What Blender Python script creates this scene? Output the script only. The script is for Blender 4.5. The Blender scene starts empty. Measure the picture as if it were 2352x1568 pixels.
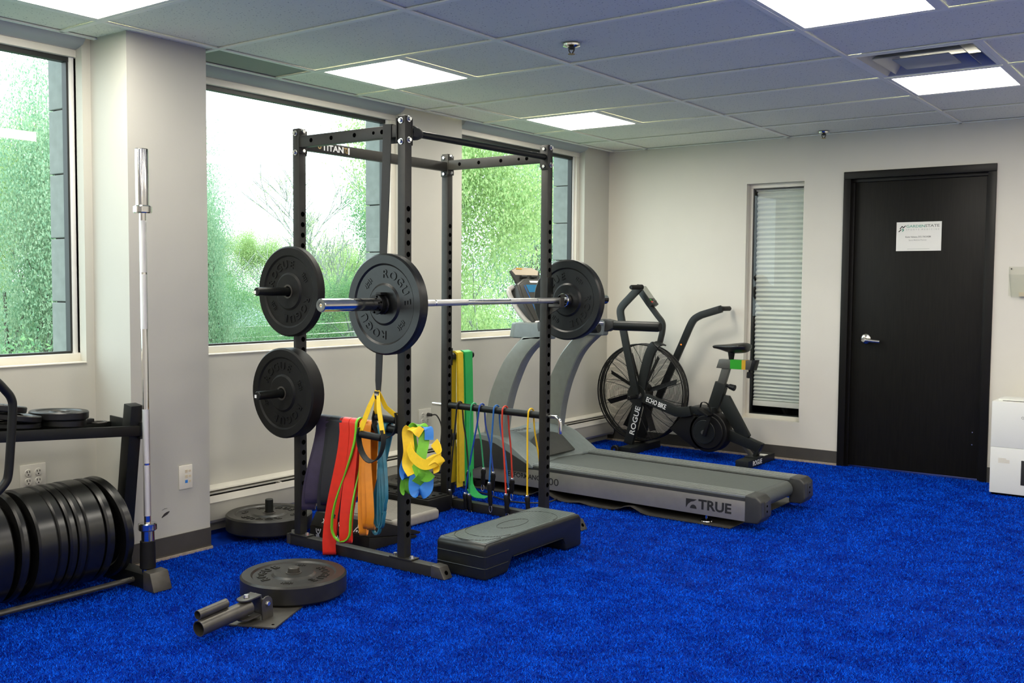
import bpy, bmesh, math, random
import numpy as np
from mathutils import Vector, Matrix
PI = math.pi
rnd = random.Random(7)
SC = bpy.context.scene
COL = SC.collection

# ------------------------------------------------------------------ camera, sky, lamps out of view, exposure
def cam_matrix(loc, yaw, pitch, roll):
    cy, sy = math.cos(yaw), math.sin(yaw)
    f = Vector((-sy*math.cos(pitch), cy*math.cos(pitch), -math.sin(pitch)))
    r = Vector((cy, sy, 0)); u = r.cross(f)
    r2 = math.cos(roll)*r + math.sin(roll)*u
    u2 = -math.sin(roll)*r + math.cos(roll)*u
    m = Matrix((r2, u2, -f)).transposed().to_4x4()
    m.translation = Vector(loc)
    return m
cd = bpy.data.cameras.new('camera')
cam = bpy.data.objects.new('camera', cd); COL.objects.link(cam)
cd.sensor_width = 36.0
cd.lens = 2305.742/2352*36.0
cd.clip_start = 0.05; cd.clip_end = 400
cam.matrix_world = cam_matrix((4.356, -7.286, 1.298), math.radians(36.285), math.radians(3.231), math.radians(0.444))
SC.camera = cam

w = bpy.data.worlds.new('overcast'); SC.world = w; w.use_nodes = True
bg = w.node_tree.nodes['Background']
bg.inputs[0].default_value = (0.84, 0.94, 1.0, 1); bg.inputs[1].default_value = 4.6
LAMP = 27.5
def area(loc, sx, sy, rad):
    l = bpy.data.lights.new('ceiling_lamp_light', 'AREA'); l.shape = 'RECTANGLE'; l.size = sx; l.size_y = sy
    l.energy = rad*PI*sx*sy; l.color = (1.0, 0.93, 0.80)
    o = bpy.data.objects.new('ceiling_lamp_light', l); COL.objects.link(o); o.location = loc
for lx in (0.66, 3.04, 5.40):          # the same ceiling lamps go on behind the camera
    for ly in (-6.95, -8.78):
        area((lx, ly, 2.395), .55, .55, LAMP)
for ly in (-5.12, -3.30, -1.47):
    area((5.40, ly, 2.395), .55, .55, LAMP)
area((3.04, -5.12, 2.395), .55, .55, LAMP)
SC.view_settings.view_transform = 'Standard'; SC.view_settings.look = 'None'
SC.view_settings.gamma = 1.0; SC.view_settings.use_curve_mapping = False
SC.view_settings.exposure = 0.0
SC.cycles.max_bounces = 10; SC.cycles.diffuse_bounces = 5; SC.cycles.glossy_bounces = 4
SC.cycles.transparent_max_bounces = 16; SC.cycles.use_denoising = True
SC.cycles.caustics_reflective = False; SC.cycles.caustics_refractive = False
SC.cycles.sample_clamp_indirect = 6.0

# ------------------------------------------------------------------ materials
def s2l(c):
    return tuple((x/12.92 if x <= .04045 else ((x+.055)/1.055)**2.4) for x in (v/255 for v in c))
def mat(name, col, rough=.5, metal=0.0, var=.0, vscale=30, bump=0.0, bscale=200, spec=.5, trans=0.0, emit=None, estr=0, coat=0.0, stretch=None, sheen=0.0):
    m = bpy.data.materials.new(name); m.use_nodes = True
    nt = m.node_tree; b = nt.nodes['Principled BSDF']
    b.inputs['Base Color'].default_value = (*col, 1); b.inputs['Roughness'].default_value = rough
    b.inputs['Metallic'].default_value = metal; b.inputs['Specular IOR Level'].default_value = spec
    b.inputs['Transmission Weight'].default_value = trans; b.inputs['Coat Weight'].default_value = coat
    b.inputs['Sheen Weight'].default_value = sheen
    if emit: b.inputs['Emission Color'].default_value = (*emit, 1); b.inputs['Emission Strength'].default_value = estr
    if var or bump:
        tc = nt.nodes.new('ShaderNodeTexCoord'); src = tc.outputs['Object']
        if stretch:
            mp = nt.nodes.new('ShaderNodeMapping'); mp.inputs['Scale'].default_value = stretch
            nt.links.new(src, mp.inputs[0]); src = mp.outputs[0]
        if var:
            n = nt.nodes.new('ShaderNodeTexNoise'); n.inputs['Scale'].default_value = vscale; n.inputs['Detail'].default_value = 4
            nt.links.new(src, n.inputs['Vector'])
            r = nt.nodes.new('ShaderNodeValToRGB')
            r.color_ramp.elements[0].position = .3; r.color_ramp.elements[1].position = .7
            r.color_ramp.elements[0].color = (*[max(0, c*(1-var)) for c in col], 1)
            r.color_ramp.elements[1].color = (*[min(1, c*(1+var)) for c in col], 1)
            nt.links.new(n.outputs[0], r.inputs[0]); nt.links.new(r.outputs[0], b.inputs['Base Color'])
        if bump:
            n2 = nt.nodes.new('ShaderNodeTexNoise'); n2.inputs['Scale'].default_value = bscale; n2.inputs['Detail'].default_value = 3
            nt.links.new(src, n2.inputs['Vector'])
            bp = nt.nodes.new('ShaderNodeBump'); bp.inputs['Strength'].default_value = bump; bp.inputs['Distance'].default_value = .002
            nt.links.new(n2.outputs[0], bp.inputs['Height']); nt.links.new(bp.outputs[0], b.inputs['Normal'])
    return m
M = {}
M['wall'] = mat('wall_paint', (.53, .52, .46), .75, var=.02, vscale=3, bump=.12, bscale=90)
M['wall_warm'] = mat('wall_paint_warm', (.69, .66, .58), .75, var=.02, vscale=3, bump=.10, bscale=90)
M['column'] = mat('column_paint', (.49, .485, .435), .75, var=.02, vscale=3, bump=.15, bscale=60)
M['soffit'] = mat('soffit_paint', (.34, .37, .38), .6, var=.03, vscale=6)
M['base'] = mat('cove_base_vinyl', (.055, .050, .042), .55, var=.1, vscale=12, bump=.05)
M['edge'] = mat('carpet_edge_strip', (.36, .30, .23), .8, var=.2, vscale=60)
M['black'] = mat('black_powder_coat', (.007, .008, .007), .42, spec=.3, var=.12, vscale=60, bump=.12, bscale=600)
M['rack'] = mat('grey_black_powder_coat', (.021, .0205, .017), .45, spec=.35, var=.12, vscale=40, bump=.12, bscale=600)
M['rubber'] = mat('black_rubber', (.007, .0078, .0074), .36, spec=.4, var=.2, vscale=25, bump=.10, bscale=300)
M['shiny'] = mat('polished_black_rubber', (.008, .0085, .008), .27, var=.2, vscale=25, bump=.06, bscale=200, spec=.5)
M['rubber2'] = mat('worn_black_rubber', (.016, .0155, .013), .38, spec=.45, var=.3, vscale=14, bump=.12, bscale=300)
M['rubber3'] = mat('matt_black_rubber', (.006, .006, .0055), .55, spec=.25, var=.2, vscale=25, bump=.2, bscale=300)
M['chrome'] = mat('polished_steel', (.75, .75, .73), .10, 1.0)
M['knurl'] = mat('knurled_steel', (.72, .71, .68), .34, 1.0, bump=.6, bscale=900)
M['zinc'] = mat('zinc_bolt', (.80, .80, .76), .28, 1.0)
M['steel'] = mat('brushed_grey_steel', (.085, .080, .070), .40, .55, var=.15, vscale=30, bump=.1, bscale=400)
M['white'] = mat('white_paint', (.80, .80, .76), .4)
M['cream'] = mat('cream_frame_paint', (.74, .71, .62), .45, var=.02, vscale=10)
M['ivory'] = mat('ivory_plastic', (.78, .75, .64), .35)
M['outlet'] = mat('pale_grey_plastic', (.62, .60, .54), .4)
M['slot'] = mat('dark_slot', (.0015, .0015, .0015), .9, spec=0)
M['gasket'] = mat('black_gasket', (.012, .014, .014), .5)
M['door'] = mat('black_door_veneer', (.0065, .006, .0045), .45, spec=.2, var=.35, vscale=9, stretch=(12, 12, .6), bump=.04, bscale=40)
M['doorframe'] = mat('black_door_frame', (.0055, .005, .004), .42, spec=.25, var=.1, vscale=10)
M['satin'] = mat('satin_chrome', (.78, .76, .70), .25, 1.0)
M['paper'] = mat('white_paper', (.84, .83, .77), .7)
M['ink'] = mat('black_ink', (.012, .012, .012), .6)
M['greyink'] = mat('grey_ink', (.22, .22, .20), .6)
M['paleink'] = mat('pale_grey_ink', (.42, .42, .38), .6)
M['greenink'] = mat('green_ink', (.10, .36, .25), .6)
M['whiteprint'] = mat('white_print', (.85, .85, .82), .5)
M['goldprint'] = mat('gold_print', (.50, .34, .12), .5)
M['tile'] = mat('acoustic_tile', (.84, .85, .74), .9)
M['tee'] = mat('ceiling_tee_paint', (.90, .91, .82), .5)
M['grille'] = mat('perforated_grille', (.24, .25, .23), .6)
M['diffuser'] = mat('metal_air_diffuser', (.42, .43, .41), .38, .25)
M['lens'] = mat('lamp_lens', (.9, .9, .9), .5, emit=(1.0, .94, .82), estr=LAMP)
M['heater'] = mat('heater_enamel', (.66, .64, .57), .35, var=.03, vscale=10)
M['heatergrey'] = mat('heater_grey_enamel', (.36, .35, .31), .4, var=.05, vscale=8)
M['dark'] = mat('dark_cavity', (.012, .012, .01), .9)
M['treadsilver'] = mat('silver_painted_metal', (.30, .29, .26), .36, .45, var=.04, vscale=30)
M['rail'] = mat('ribbed_grey_rail', (.23, .25, .24), .34, .35, var=.08, vscale=40)
M['belt'] = mat('treadmill_belt', (.075, .085, .078), .50, var=.10, vscale=60, bump=.25, bscale=500)
M['tmgrey'] = mat('blue_grey_plastic', (.17, .20, .195), .42, var=.06, vscale=30, bump=.08, bscale=500)
M['tmleg'] = mat('grey_green_metal_paint', (.25, .265, .235), .36, .25, var=.05, vscale=30)
M['tmdark'] = mat('charcoal_plastic', (.035, .036, .033), .45, var=.1, vscale=40)
M['console'] = mat('console_panel', (.055, .053, .047), .3, var=.1, vscale=40)
M['beige'] = mat('beige_plastic', (.55, .48, .37), .5)
M['screen'] = mat('blue_screen', (.02, .10, .2), .2, emit=(.05, .35, .6), estr=.25)
M['alu'] = mat('aluminium_paint', (.62, .60, .54), .35, .35)
M['bike'] = mat('bike_black_paint', (.010, .012, .0115), .42, spec=.35, var=.1, vscale=40, bump=.08, bscale=500)
M['bikeblk'] = mat('bike_black_plastic', (.004, .004, .004), .5, spec=.3, var=.1, vscale=40)
M['bikegrey'] = mat('bike_grey_steel', (.12, .12, .11), .38, .5)
M['saddle'] = mat('black_saddle_vinyl', (.014, .013, .012), .33, bump=.08, bscale=200)
M['green'] = mat('bright_green_tape', (.02, .30, .015), .4)
M['yellowtape'] = mat('yellow_tape', (.55, .32, .02), .4)
M['orange'] = mat('amber_reflector_glow', (.9, .25, .03), .2, emit=(1, .3, .05), estr=.6)  # the reflector's glint is painted as emission, no lamp inside
M['red'] = mat('red_button', (.6, .04, .02), .4)
M['lcd'] = mat('lcd_grey', (.30, .31, .27), .3)
M['foam'] = mat('grey_foam_pad', (.29, .27, .23), .6, var=.06, vscale=40)
M['slant'] = mat('black_eva_foam', (.015, .014, .011), .65, spec=.25, var=.12, vscale=50, bump=.2, bscale=500)
M['steptop'] = mat('step_tread_window_sheen', (.13, .155, .145), .34, var=.10, vscale=50, bump=.15, bscale=400)  # base colour lifted to carry the window reflection on the tread
M['step'] = mat('black_step_plastic', (.010, .011, .0095), .34, spec=.4, var=.12, vscale=40, bump=.10, bscale=400)
M['mat'] = mat('brown_black_rubber_mat', (.055, .050, .042), .6, var=.2, vscale=20, bump=.2, bscale=200)
M['cable'] = mat('black_cable', (.015, .015, .015), .5)
M['appliance'] = mat('white_appliance_plastic', (.78, .79, .74), .35)
M['tan'] = mat('tan_label', (.62, .54, .38), .6)
M['blue_vinyl'] = mat('blue_vinyl', (.03, .22, .38), .45)
M['bandpurple'] = mat('dark_purple_latex', (.040, .030, .060), .45, var=.1, vscale=40, sheen=.1)
M['bandblack'] = mat('black_latex', (.012, .013, .015), .45, var=.1, vscale=40)
M['bandnavy'] = mat('navy_black_latex', (.013, .014, .024), .45)
M['bandred'] = mat('red_latex', (.72, .030, .010), .42, var=.06, vscale=30)
M['bandlime'] = mat('lime_latex', (.16, .55, .02), .4)
M['bandorange'] = mat('orange_latex', (.68, .22, .006), .42, var=.06, vscale=30)
M['bandteal'] = mat('teal_latex', (.022, .155, .22), .42, var=.08, vscale=30)
M['yellow'] = mat('yellow_webbing', (.92, .60, .012), .55, var=.05, vscale=60)
M['bandyellow'] = mat('yellow_latex', (.82, .58, .02), .5, var=.05, vscale=30)
M['bandgreen'] = mat('green_latex', (.025, .46, .10), .5, var=.05, vscale=30)
M['strapgreen'] = mat('green_strap', (.15, .48, .02), .55, var=.08, vscale=60)
M['strapblue'] = mat('blue_strap', (.03, .22, .66), .5, var=.06, vscale=60)
M['webbing'] = mat('black_webbing', (.012, .013, .012), .6, bump=.3, bscale=500)
M['tubeblack'] = mat('black_tube', (.012, .012, .012), .4)
M['tubegreen'] = mat('green_tube', (.03, .32, .13), .35)
M['tubeblue'] = mat('blue_tube', (.015, .06, .34), .35)
M['tubelblue'] = mat('mid_blue_tube', (.02, .13, .40), .35)
M['tubered'] = mat('red_tube', (.60, .045, .02), .35)
M['tubeyellow'] = mat('yellow_tube', (.88, .55, .015), .35)
M['stone'] = mat('grey_stone_panel', (.20, .22, .21), .7, var=.12, vscale=18, bump=.2, bscale=80)
M['lawn'] = mat('lawn', (.13, .20, .12), .9, var=.4, vscale=.6)
M['road'] = mat('asphalt', (.16, .17, .17), .9, var=.1, vscale=3)
M['bark'] = mat('bark', (.085, .075, .06), .9, var=.3, vscale=6)
M['barkpale'] = mat('pale_bark', (.24, .26, .23), .9, var=.3, vscale=6)
M['house'] = mat('pale_siding', (.42, .48, .48), .8, var=.1, vscale=2)
M['roof'] = mat('grey_roof', (.22, .27, .28), .8, var=.2, vscale=4)
def leafmat(name, c1, c2):
    m = bpy.data.materials.new(name); m.use_nodes = True; nt = m.node_tree
    b = nt.nodes['Principled BSDF']; out = nt.nodes['Material Output']
    gi = nt.nodes.new('ShaderNodeNewGeometry')
    r = nt.nodes.new('ShaderNodeValToRGB'); r.color_ramp.elements[0].color = (*c1, 1); r.color_ramp.elements[1].color = (*c2, 1)
    nt.links.new(gi.outputs['Random Per Island'], r.inputs[0]); nt.links.new(r.outputs[0], b.inputs['Base Color'])
    b.inputs['Roughness'].default_value = .6
    t = nt.nodes.new('ShaderNodeBsdfTranslucent'); nt.links.new(r.outputs[0], t.inputs[0])
    mx = nt.nodes.new('ShaderNodeMixShader'); mx.inputs[0].default_value = .5
    nt.links.new(b.outputs[0], mx.inputs[1]); nt.links.new(t.outputs[0], mx.inputs[2]); nt.links.new(mx.outputs[0], out.inputs[0])
    return m
M['leafpale'] = leafmat('hazy_spring_leaves', (.26, .42, .15), (.52, .64, .29))  # all three leaf tones are paled to stand in for outdoor haze
M['leafdark'] = leafmat('hazy_green_leaves', (.10, .26, .12), (.28, .46, .20))
M['leafblue'] = leafmat('hazy_blue_green_leaves', (.19, .36, .22), (.44, .57, .37))
def glassmat():
    m = bpy.data.materials.new('window_glass'); m.use_nodes = True; nt = m.node_tree; nt.nodes.remove(nt.nodes['Principled BSDF'])
    out = nt.nodes['Material Output']
    t = nt.nodes.new('ShaderNodeBsdfTransparent'); t.inputs[0].default_value = (.945, .985, .972, 1)
    g = nt.nodes.new('ShaderNodeBsdfGlossy'); g.inputs['Roughness'].default_value = .0
    f = nt.nodes.new('ShaderNodeFresnel'); f.inputs[0].default_value = 1.5
    mx = nt.nodes.new('ShaderNodeMixShader')
    gb = nt.nodes.new('ShaderNodeNewGeometry'); iv = nt.nodes.new('ShaderNodeMath'); iv.operation = 'SUBTRACT'; iv.inputs[0].default_value = 1.0
    nt.links.new(gb.outputs['Backfacing'], iv.inputs[1]); ml = nt.nodes.new('ShaderNodeMath'); ml.operation = 'MULTIPLY'
    nt.links.new(f.outputs[0], ml.inputs[0]); nt.links.new(iv.outputs[0], ml.inputs[1])
    nt.links.new(ml.outputs[0], mx.inputs[0]); nt.links.new(t.outputs[0], mx.inputs[1]); nt.links.new(g.outputs[0], mx.inputs[2])
    nt.links.new(mx.outputs[0], out.inputs[0])
    return m
M['glass'] = glassmat()
M['acrylic'] = glassmat(); M['acrylic'].name = 'clear_acrylic'
M['acrylic'].node_tree.nodes['Transparent BSDF'].inputs[0].default_value = (.97, .975, .96, 1)
def tilemat():
    nt = M['tile'].node_tree; b = nt.nodes['Principled BSDF']
    tc = nt.nodes.new('ShaderNodeTexCoord'); v = nt.nodes.new('ShaderNodeTexVoronoi'); v.inputs['Scale'].default_value = 60
    n = nt.nodes.new('ShaderNodeTexNoise'); n.inputs['Scale'].default_value = 90; n.inputs['Detail'].default_value = 3
    nt.links.new(tc.outputs['Object'], v.inputs['Vector']); nt.links.new(tc.outputs['Object'], n.inputs['Vector'])
    m1 = nt.nodes.new('ShaderNodeMath'); m1.operation = 'MULTIPLY'; nt.links.new(v.outputs['Distance'], m1.inputs[0]); nt.links.new(n.outputs[0], m1.inputs[1])
    r = nt.nodes.new('ShaderNodeValToRGB'); r.color_ramp.elements[0].position = .05; r.color_ramp.elements[1].position = .10
    r.color_ramp.elements[0].color = (.40, .40, .36, 1); r.color_ramp.elements[1].color = (.84, .85, .74, 1)
    nt.links.new(m1.outputs[0], r.inputs[0]); nt.links.new(r.outputs[0], b.inputs['Base Color'])
    bp = nt.nodes.new('ShaderNodeBump'); bp.inputs['Strength'].default_value = .4; bp.inputs['Distance'].default_value = .002
    nt.links.new(n.outputs[0], bp.inputs['Height']); nt.links.new(bp.outputs[0], b.inputs['Normal'])
tilemat()
def carpetmat(name, lo, hi, leafwise):
    m = mat(name, hi, .7, spec=.02); nt = m.node_tree; b = nt.nodes['Principled BSDF']
    tc = nt.nodes.new('ShaderNodeTexCoord'); n = nt.nodes.new('ShaderNodeTexNoise'); n.inputs['Scale'].default_value = 7; n.inputs['Detail'].default_value = 7; n.inputs['Roughness'].default_value = .68
    nt.links.new(tc.outputs['Object'], n.inputs['Vector'])
    r = nt.nodes.new('ShaderNodeValToRGB'); r.color_ramp.elements[0].position = .3; r.color_ramp.elements[1].position = .72
    r.color_ramp.elements[0].color = (*lo, 1); r.color_ramp.elements[1].color = (*hi, 1)
    src = n.outputs[0]
    if leafwise:
        g = nt.nodes.new('ShaderNodeNewGeometry'); a = nt.nodes.new('ShaderNodeMath'); a.operation = 'ADD'
        s = nt.nodes.new('ShaderNodeMath'); s.operation = 'MULTIPLY_ADD'; s.inputs[1].default_value = .6; s.inputs[2].default_value = -.3
        nt.links.new(g.outputs['Random Per Island'], s.inputs[0]); nt.links.new(s.outputs[0], a.inputs[0]); nt.links.new(src, a.inputs[1]); src = a.outputs[0]
    nt.links.new(src, r.inputs[0]); nt.links.new(r.outputs[0], b.inputs['Base Color'])
    return m
M['carpet'] = carpetmat('blue_turf_backing', (.001, .010, .14), (.002, .03, .28), False)
M['pile'] = carpetmat('blue_turf_pile', (.001, .014, .27), (.003, .118, .82), True)

# ------------------------------------------------------------------ geometry helpers
ORG = {}
def V3(*a): return Vector(a)
class MB:
    def __init__(s): s.v = []; s.f = []
    def add(s, vs, fs):
        k = len(s.v); s.v += [tuple(x) for x in vs]; s.f += [tuple(i+k for i in f) for f in fs]; return s
    def box(s, c, d, m=None):
        a, b, e = d[0]/2, d[1]/2, d[2]/2
        vs = [Vector((x*a, y*b, z*e)) for x in (-1, 1) for y in (-1, 1) for z in (-1, 1)]
        if m is not None: vs = [m @ x for x in vs]
        vs = [x+Vector(c) for x in vs]
        return s.add(vs, [(0, 1, 3, 2), (4, 6, 7, 5), (0, 4, 5, 1), (2, 3, 7, 6), (0, 2, 6, 4), (1, 5, 7, 3)])
    def bb(s, x0, x1, y0, y1, z0, z1):
        return s.box(((x0+x1)/2, (y0+y1)/2, (z0+z1)/2), (x1-x0, y1-y0, z1-z0))
    def lathe(s, prof, m=None, seg=24):
        vs = []; fs = []; n = len(prof)
        for i in range(seg):
            a = 2*PI*i/seg
            for r, z in prof:
                p = Vector((r*math.cos(a), r*math.sin(a), z)); vs.append(m @ p if m is not None else p)
        for i in range(seg):
            j = (i+1) % seg
            for k in range(n-1):
                r0, r1 = prof[k][0], prof[k+1][0]
                q = [i*n+k, j*n+k, j*n+k+1, i*n+k+1]
                if r0 == 0: q = [i*n+k, j*n+k+1, i*n+k+1]
                if r1 == 0: q = [i*n+k, j*n+k, i*n+k+1]
                if r0 == 0 and r1 == 0: continue
                fs.append(q)
        return s.add(vs, fs)
    def cyl(s, p0, p1, r0, r1=None, seg=16, b=0):
        p0, p1 = Vector(p0), Vector(p1); r1 = r0 if r1 is None else r1; L = (p1-p0).length
        m = Matrix.Translation(p0) @ (p1-p0).to_track_quat('Z', 'Y').to_matrix().to_4x4()
        pr = [(0, 0), (r0-b, 0), (r0, b), (r1, L-b), (r1-b, L), (0, L)] if b else [(0, 0), (r0, 0), (r1, L), (0, L)]
        return s.lathe(pr, m, seg)
    def pipe(s, p0, p1, r, t, seg=18):
        p0, p1 = Vector(p0), Vector(p1); L = (p1-p0).length
        m = Matrix.Translation(p0) @ (p1-p0).to_track_quat('Z', 'Y').to_matrix().to_4x4()
        return s.lathe([(r-t, 0), (r, 0), (r, L), (r-t, L), (r-t, 0)], m, seg)
    def tube(s, path, r, seg=8, closed=False):
        P = [Vector(p) for p in path]; n = len(P); R = r if isinstance(r, (list, tuple)) else [r]*n
        T = []
        for i in range(n):
            a = P[(i-1) % n] if closed or i > 0 else P[i]; b = P[(i+1) % n] if closed or i < n-1 else P[i]
            T.append((b-a).normalized())
        up = Vector((0, 0, 1)) if abs(T[0].z) < .9 else Vector((1, 0, 0))
        x = T[0].cross(up).normalized(); vs = []; fs = []
        for i in range(n):
            x = (x - T[i]*x.dot(T[i])).normalized(); y = T[i].cross(x)
            for k in range(seg):
                a = 2*PI*k/seg; vs.append(P[i]+(x*math.cos(a)+y*math.sin(a))*R[i])
        for i in range(n if closed else n-1):
            j = (i+1) % n
            for k in range(seg):
                l = (k+1) % seg; fs.append((i*seg+k, i*seg+l, j*seg+l, j*seg+k))
        if not closed:
            fs.append(tuple(range(seg))[::-1]); fs.append(tuple((n-1)*seg+k for k in range(seg)))
        return s.add(vs, fs)
    def ribbon(s, path, wd, wid, t, closed=False):
        P = [Vector(p) for p in path]; n = len(P); vs = []; fs = []
        W = wid if isinstance(wid, (list, tuple)) else [wid]*n
        for i in range(n):
            a = P[(i-1) % n] if closed or i > 0 else P[i]; b = P[(i+1) % n] if closed or i < n-1 else P[i]
            T = (b-a).normalized(); d = Vector(wd[i]) if isinstance(wd, list) else Vector(wd)
            d = (d - T*d.dot(T)).normalized(); nn = T.cross(d)
            for u, q in ((-1, -1), (1, -1), (1, 1), (-1, 1)): vs.append(P[i]+d*(u*W[i]/2)+nn*(q*t/2))
        for i in range(n if closed else n-1):
            j = (i+1) % n
            for k in range(4): fs.append((i*4+k, i*4+(k+1) % 4, j*4+(k+1) % 4, j*4+k))
        if not closed: fs += [(3, 2, 1, 0), tuple((n-1)*4+k for k in range(4))]
        return s.add(vs, fs)
    def prism(s, poly, ax, d0, d1):
        def p(a, b, d): return {'y': (a, d, b), 'x': (d, a, b), 'z': (a, b, d)}[ax]
        n = len(poly); vs = [p(a, b, d0) for a, b in poly]+[p(a, b, d1) for a, b in poly]
        return s.add(vs, [tuple(range(n)), tuple(range(2*n-1, n-1, -1))]+[(i, (i+1) % n, n+(i+1) % n, n+i) for i in range(n)])
    def build(s, name, m, parent=None, bevel=0, seg=2, recalc=True, ang=35, flat=False):
        o = ORG.get(parent.name, Vector((0, 0, 0))) if parent is not None else Vector((0, 0, 0))
        me = bpy.data.meshes.new(name); me.from_pydata([(a-o.x, b-o.y, c-o.z) for a, b, c in s.v], [], s.f)
        bm = bmesh.new(); bm.from_mesh(me)
        if recalc: bmesh.ops.recalc_face_normals(bm, faces=bm.faces)
        if bevel:
            es = [e for e in bm.edges if len(e.link_faces) == 2 and e.calc_face_angle(0) > .5]
            bmesh.ops.bevel(bm, geom=es, offset=bevel, segments=seg, affect='EDGES', profile=.6, clamp_overlap=True)
        if not flat:
            for f in bm.faces: f.smooth = True
            for e in bm.edges: e.smooth = not (len(e.link_faces) == 2 and e.calc_face_angle(0) > math.radians(ang))
        bm.to_mesh(me); bm.free()
        if m is not None: me.materials.append(m)
        return link(name, me, parent, o)
def link(name, me, parent, o):
    ob = bpy.data.objects.new(name, me); COL.objects.link(ob)
    if parent is not None: ob.parent = parent
    ORG[ob.name] = o
    return ob
def tag(o, label=None, cat=None, group=None, kind=None):
    if label: o['label'] = label
    if cat: o['category'] = cat
    if group: o['group'] = group
    if kind: o['kind'] = kind
    return o
def thing(name, label, cat, loc=(0, 0, 0), group=None):
    o = bpy.data.objects.new(name, None); COL.objects.link(o); o.location = loc; o.empty_display_size = .1
    ORG[o.name] = Vector(loc)
    return tag(o, label, cat, group)
def struct(name, mb, m, parent=None, **k):
    o = mb.build(name, m, parent, **k); o['kind'] = 'structure'; return o
def copy_tree(root, label=None, group=None, parent=None):
    c = root.copy(); COL.objects.link(c); c.parent = parent
    for ch in root.children: copy_tree(ch, parent=c)
    if label: c['label'] = label
    if group: c['group'] = group
    return c
def catmull(pts, n=6, closed=False):
    P = [Vector(p) for p in pts]; out = []; N = len(P)
    for i in range(N if closed else N-1):
        p0 = P[(i-1) % N] if closed or i > 0 else P[i]; p1 = P[i]; p2 = P[(i+1) % N]; p3 = P[(i+2) % N] if closed or i < N-2 else p2
        for k in range(n):
            t = k/n
            out.append(.5*((2*p1)+(p2-p0)*t+(2*p0-5*p1+4*p2-p3)*t*t+(3*p1-p0-3*p2+p3)*t**3))
    if not closed: out.append(P[-1])
    return out
_tc = {}
def text(s, size, m, mt, parent, name='lettering', depth=.001, bold=0.0, align='CENTER', sx=1.0, fit=None):
    """letters lie in the local XY plane of matrix m"""
    key = (s, bold, align)
    if key not in _tc:
        c = bpy.data.curves.new('t', 'FONT'); c.body = s; c.size = 1; c.align_x = align; c.align_y = 'CENTER'; c.offset = bold; c.extrude = .02; c.resolution_u = 3
        ob = bpy.data.objects.new('t', c); COL.objects.link(ob)
        dg = bpy.context.evaluated_depsgraph_get(); me = bpy.data.meshes.new_from_object(ob.evaluated_get(dg))
        _tc[key] = ([v.co.copy() for v in me.vertices], [tuple(p.vertices) for p in me.polygons])
        bpy.data.objects.remove(ob); bpy.data.curves.remove(c); bpy.data.meshes.remove(me)
    vs, fs = _tc[key]
    if fit:
        lo, hi = min(v.x for v in vs), max(v.x for v in vs); sx = fit/((hi-lo)*size)
        if align == 'LEFT': vs = [Vector((v.x-lo, v.y, v.z)) for v in vs]
    b = MB(); b.add([m @ Vector((v.x*size*sx, v.y*size, v.z/.02*depth)) for v in vs], fs)
    if mt is None: return b
    return b.build(name, mt, parent, flat=True, recalc=False)
def frame_m(o, x, y):
    x = Vector(x).normalized(); y = Vector(y); y = (y-x*y.dot(x)).normalized(); z = x.cross(y)
    m = Matrix((x, y, z)).transposed().to_4x4(); m.translation = Vector(o); return m

# ------------------------------------------------------------------ the room
H = 2.403
XR, YB = 6.31, -10.3
b = MB(); b.bb(-.15, XR, YB, .14, -.10, -.004); FLOOR = struct('floor', b, M['carpet'])
WZ0, WZ1 = .92, 2.362            # window opening
PIERS = ((-4.70, -4.20), (-2.552, -1.945), (-.38, .12))
WINS = ((-6.70, -4.70), (-4.20, -2.552), (-1.945, -.38))
b = MB(); b.bb(-.12, 0, YB, .12, -.1, WZ0); b.bb(-.12, 0, YB, -6.7, WZ0, 2.6)
for a, c in PIERS: b.bb(-.12, 0, a, c, WZ0, 2.6)
for a, c in WINS: b.bb(-.12, -.045, a, c, WZ1, 2.6)
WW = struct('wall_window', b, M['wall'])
for i, (a, c) in enumerate(WINS):
    b = MB(); b.prism([(-.06, WZ1-.002), (-.03, WZ1+.004), (.012, 2.378), (.035, H-.003), (.035, H+.03), (-.06, H+.03)], 'y', a, c)
    struct('trim_%d' % (i+1), b, M['soffit'], ang=50)
    b = MB(); b.bb(-.055, .006, a, c, WZ0, WZ0+.006); o = b.build('window_sill', M['cream'], WW, bevel=.002)
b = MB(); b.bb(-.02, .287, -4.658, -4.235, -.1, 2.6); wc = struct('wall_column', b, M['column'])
b = MB(); b.ribbon([(.2873, -4.506, .196), (.2873, -4.490, .207), (.2873, -4.478, .212), (.2873, -4.464, .219)], (0, -.55, .83), [.004, .012, .013, .004], .0004); b.build('scuff_mark', M['steel'], wc)
b = MB(); b.ribbon([(.2873, -4.505, .230), (.2873, -4.490, .236), (.2873, -4.475, .236)], (0, -.3, .9), [.001, .002, .001], .0004); b.build('scuff_mark', M['steel'], wc)
# back wall with holes for the inner window and the door
IX0, IX1, IZ0, IZ1 = 1.223, 1.673, .287, 2.08
DX0, DX1, DZ = 1.966, 2.976, 2.125
b = MB(); b.bb(-.12, IX0, 0, .14, -.1, 2.6); b.bb(IX0, IX1, 0, .14, -.1, IZ0); b.bb(IX0, IX1, 0, .14, IZ1, 2.6)
b.bb(IX1, DX0+.02, 0, .14, -.1, 2.6); b.bb(DX0+.02, DX1-.02, 0, .14, DZ-.02, 2.6); b.bb(DX1-.02, XR, 0, .14, -.1, 2.6)
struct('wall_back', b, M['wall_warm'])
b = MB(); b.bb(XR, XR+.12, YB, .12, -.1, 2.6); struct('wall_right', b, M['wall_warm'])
b = MB(); b.bb(-.12, XR, YB-.12, YB, -.1, 2.6); struct('wall_rear', b, M['wall_warm'])
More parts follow.
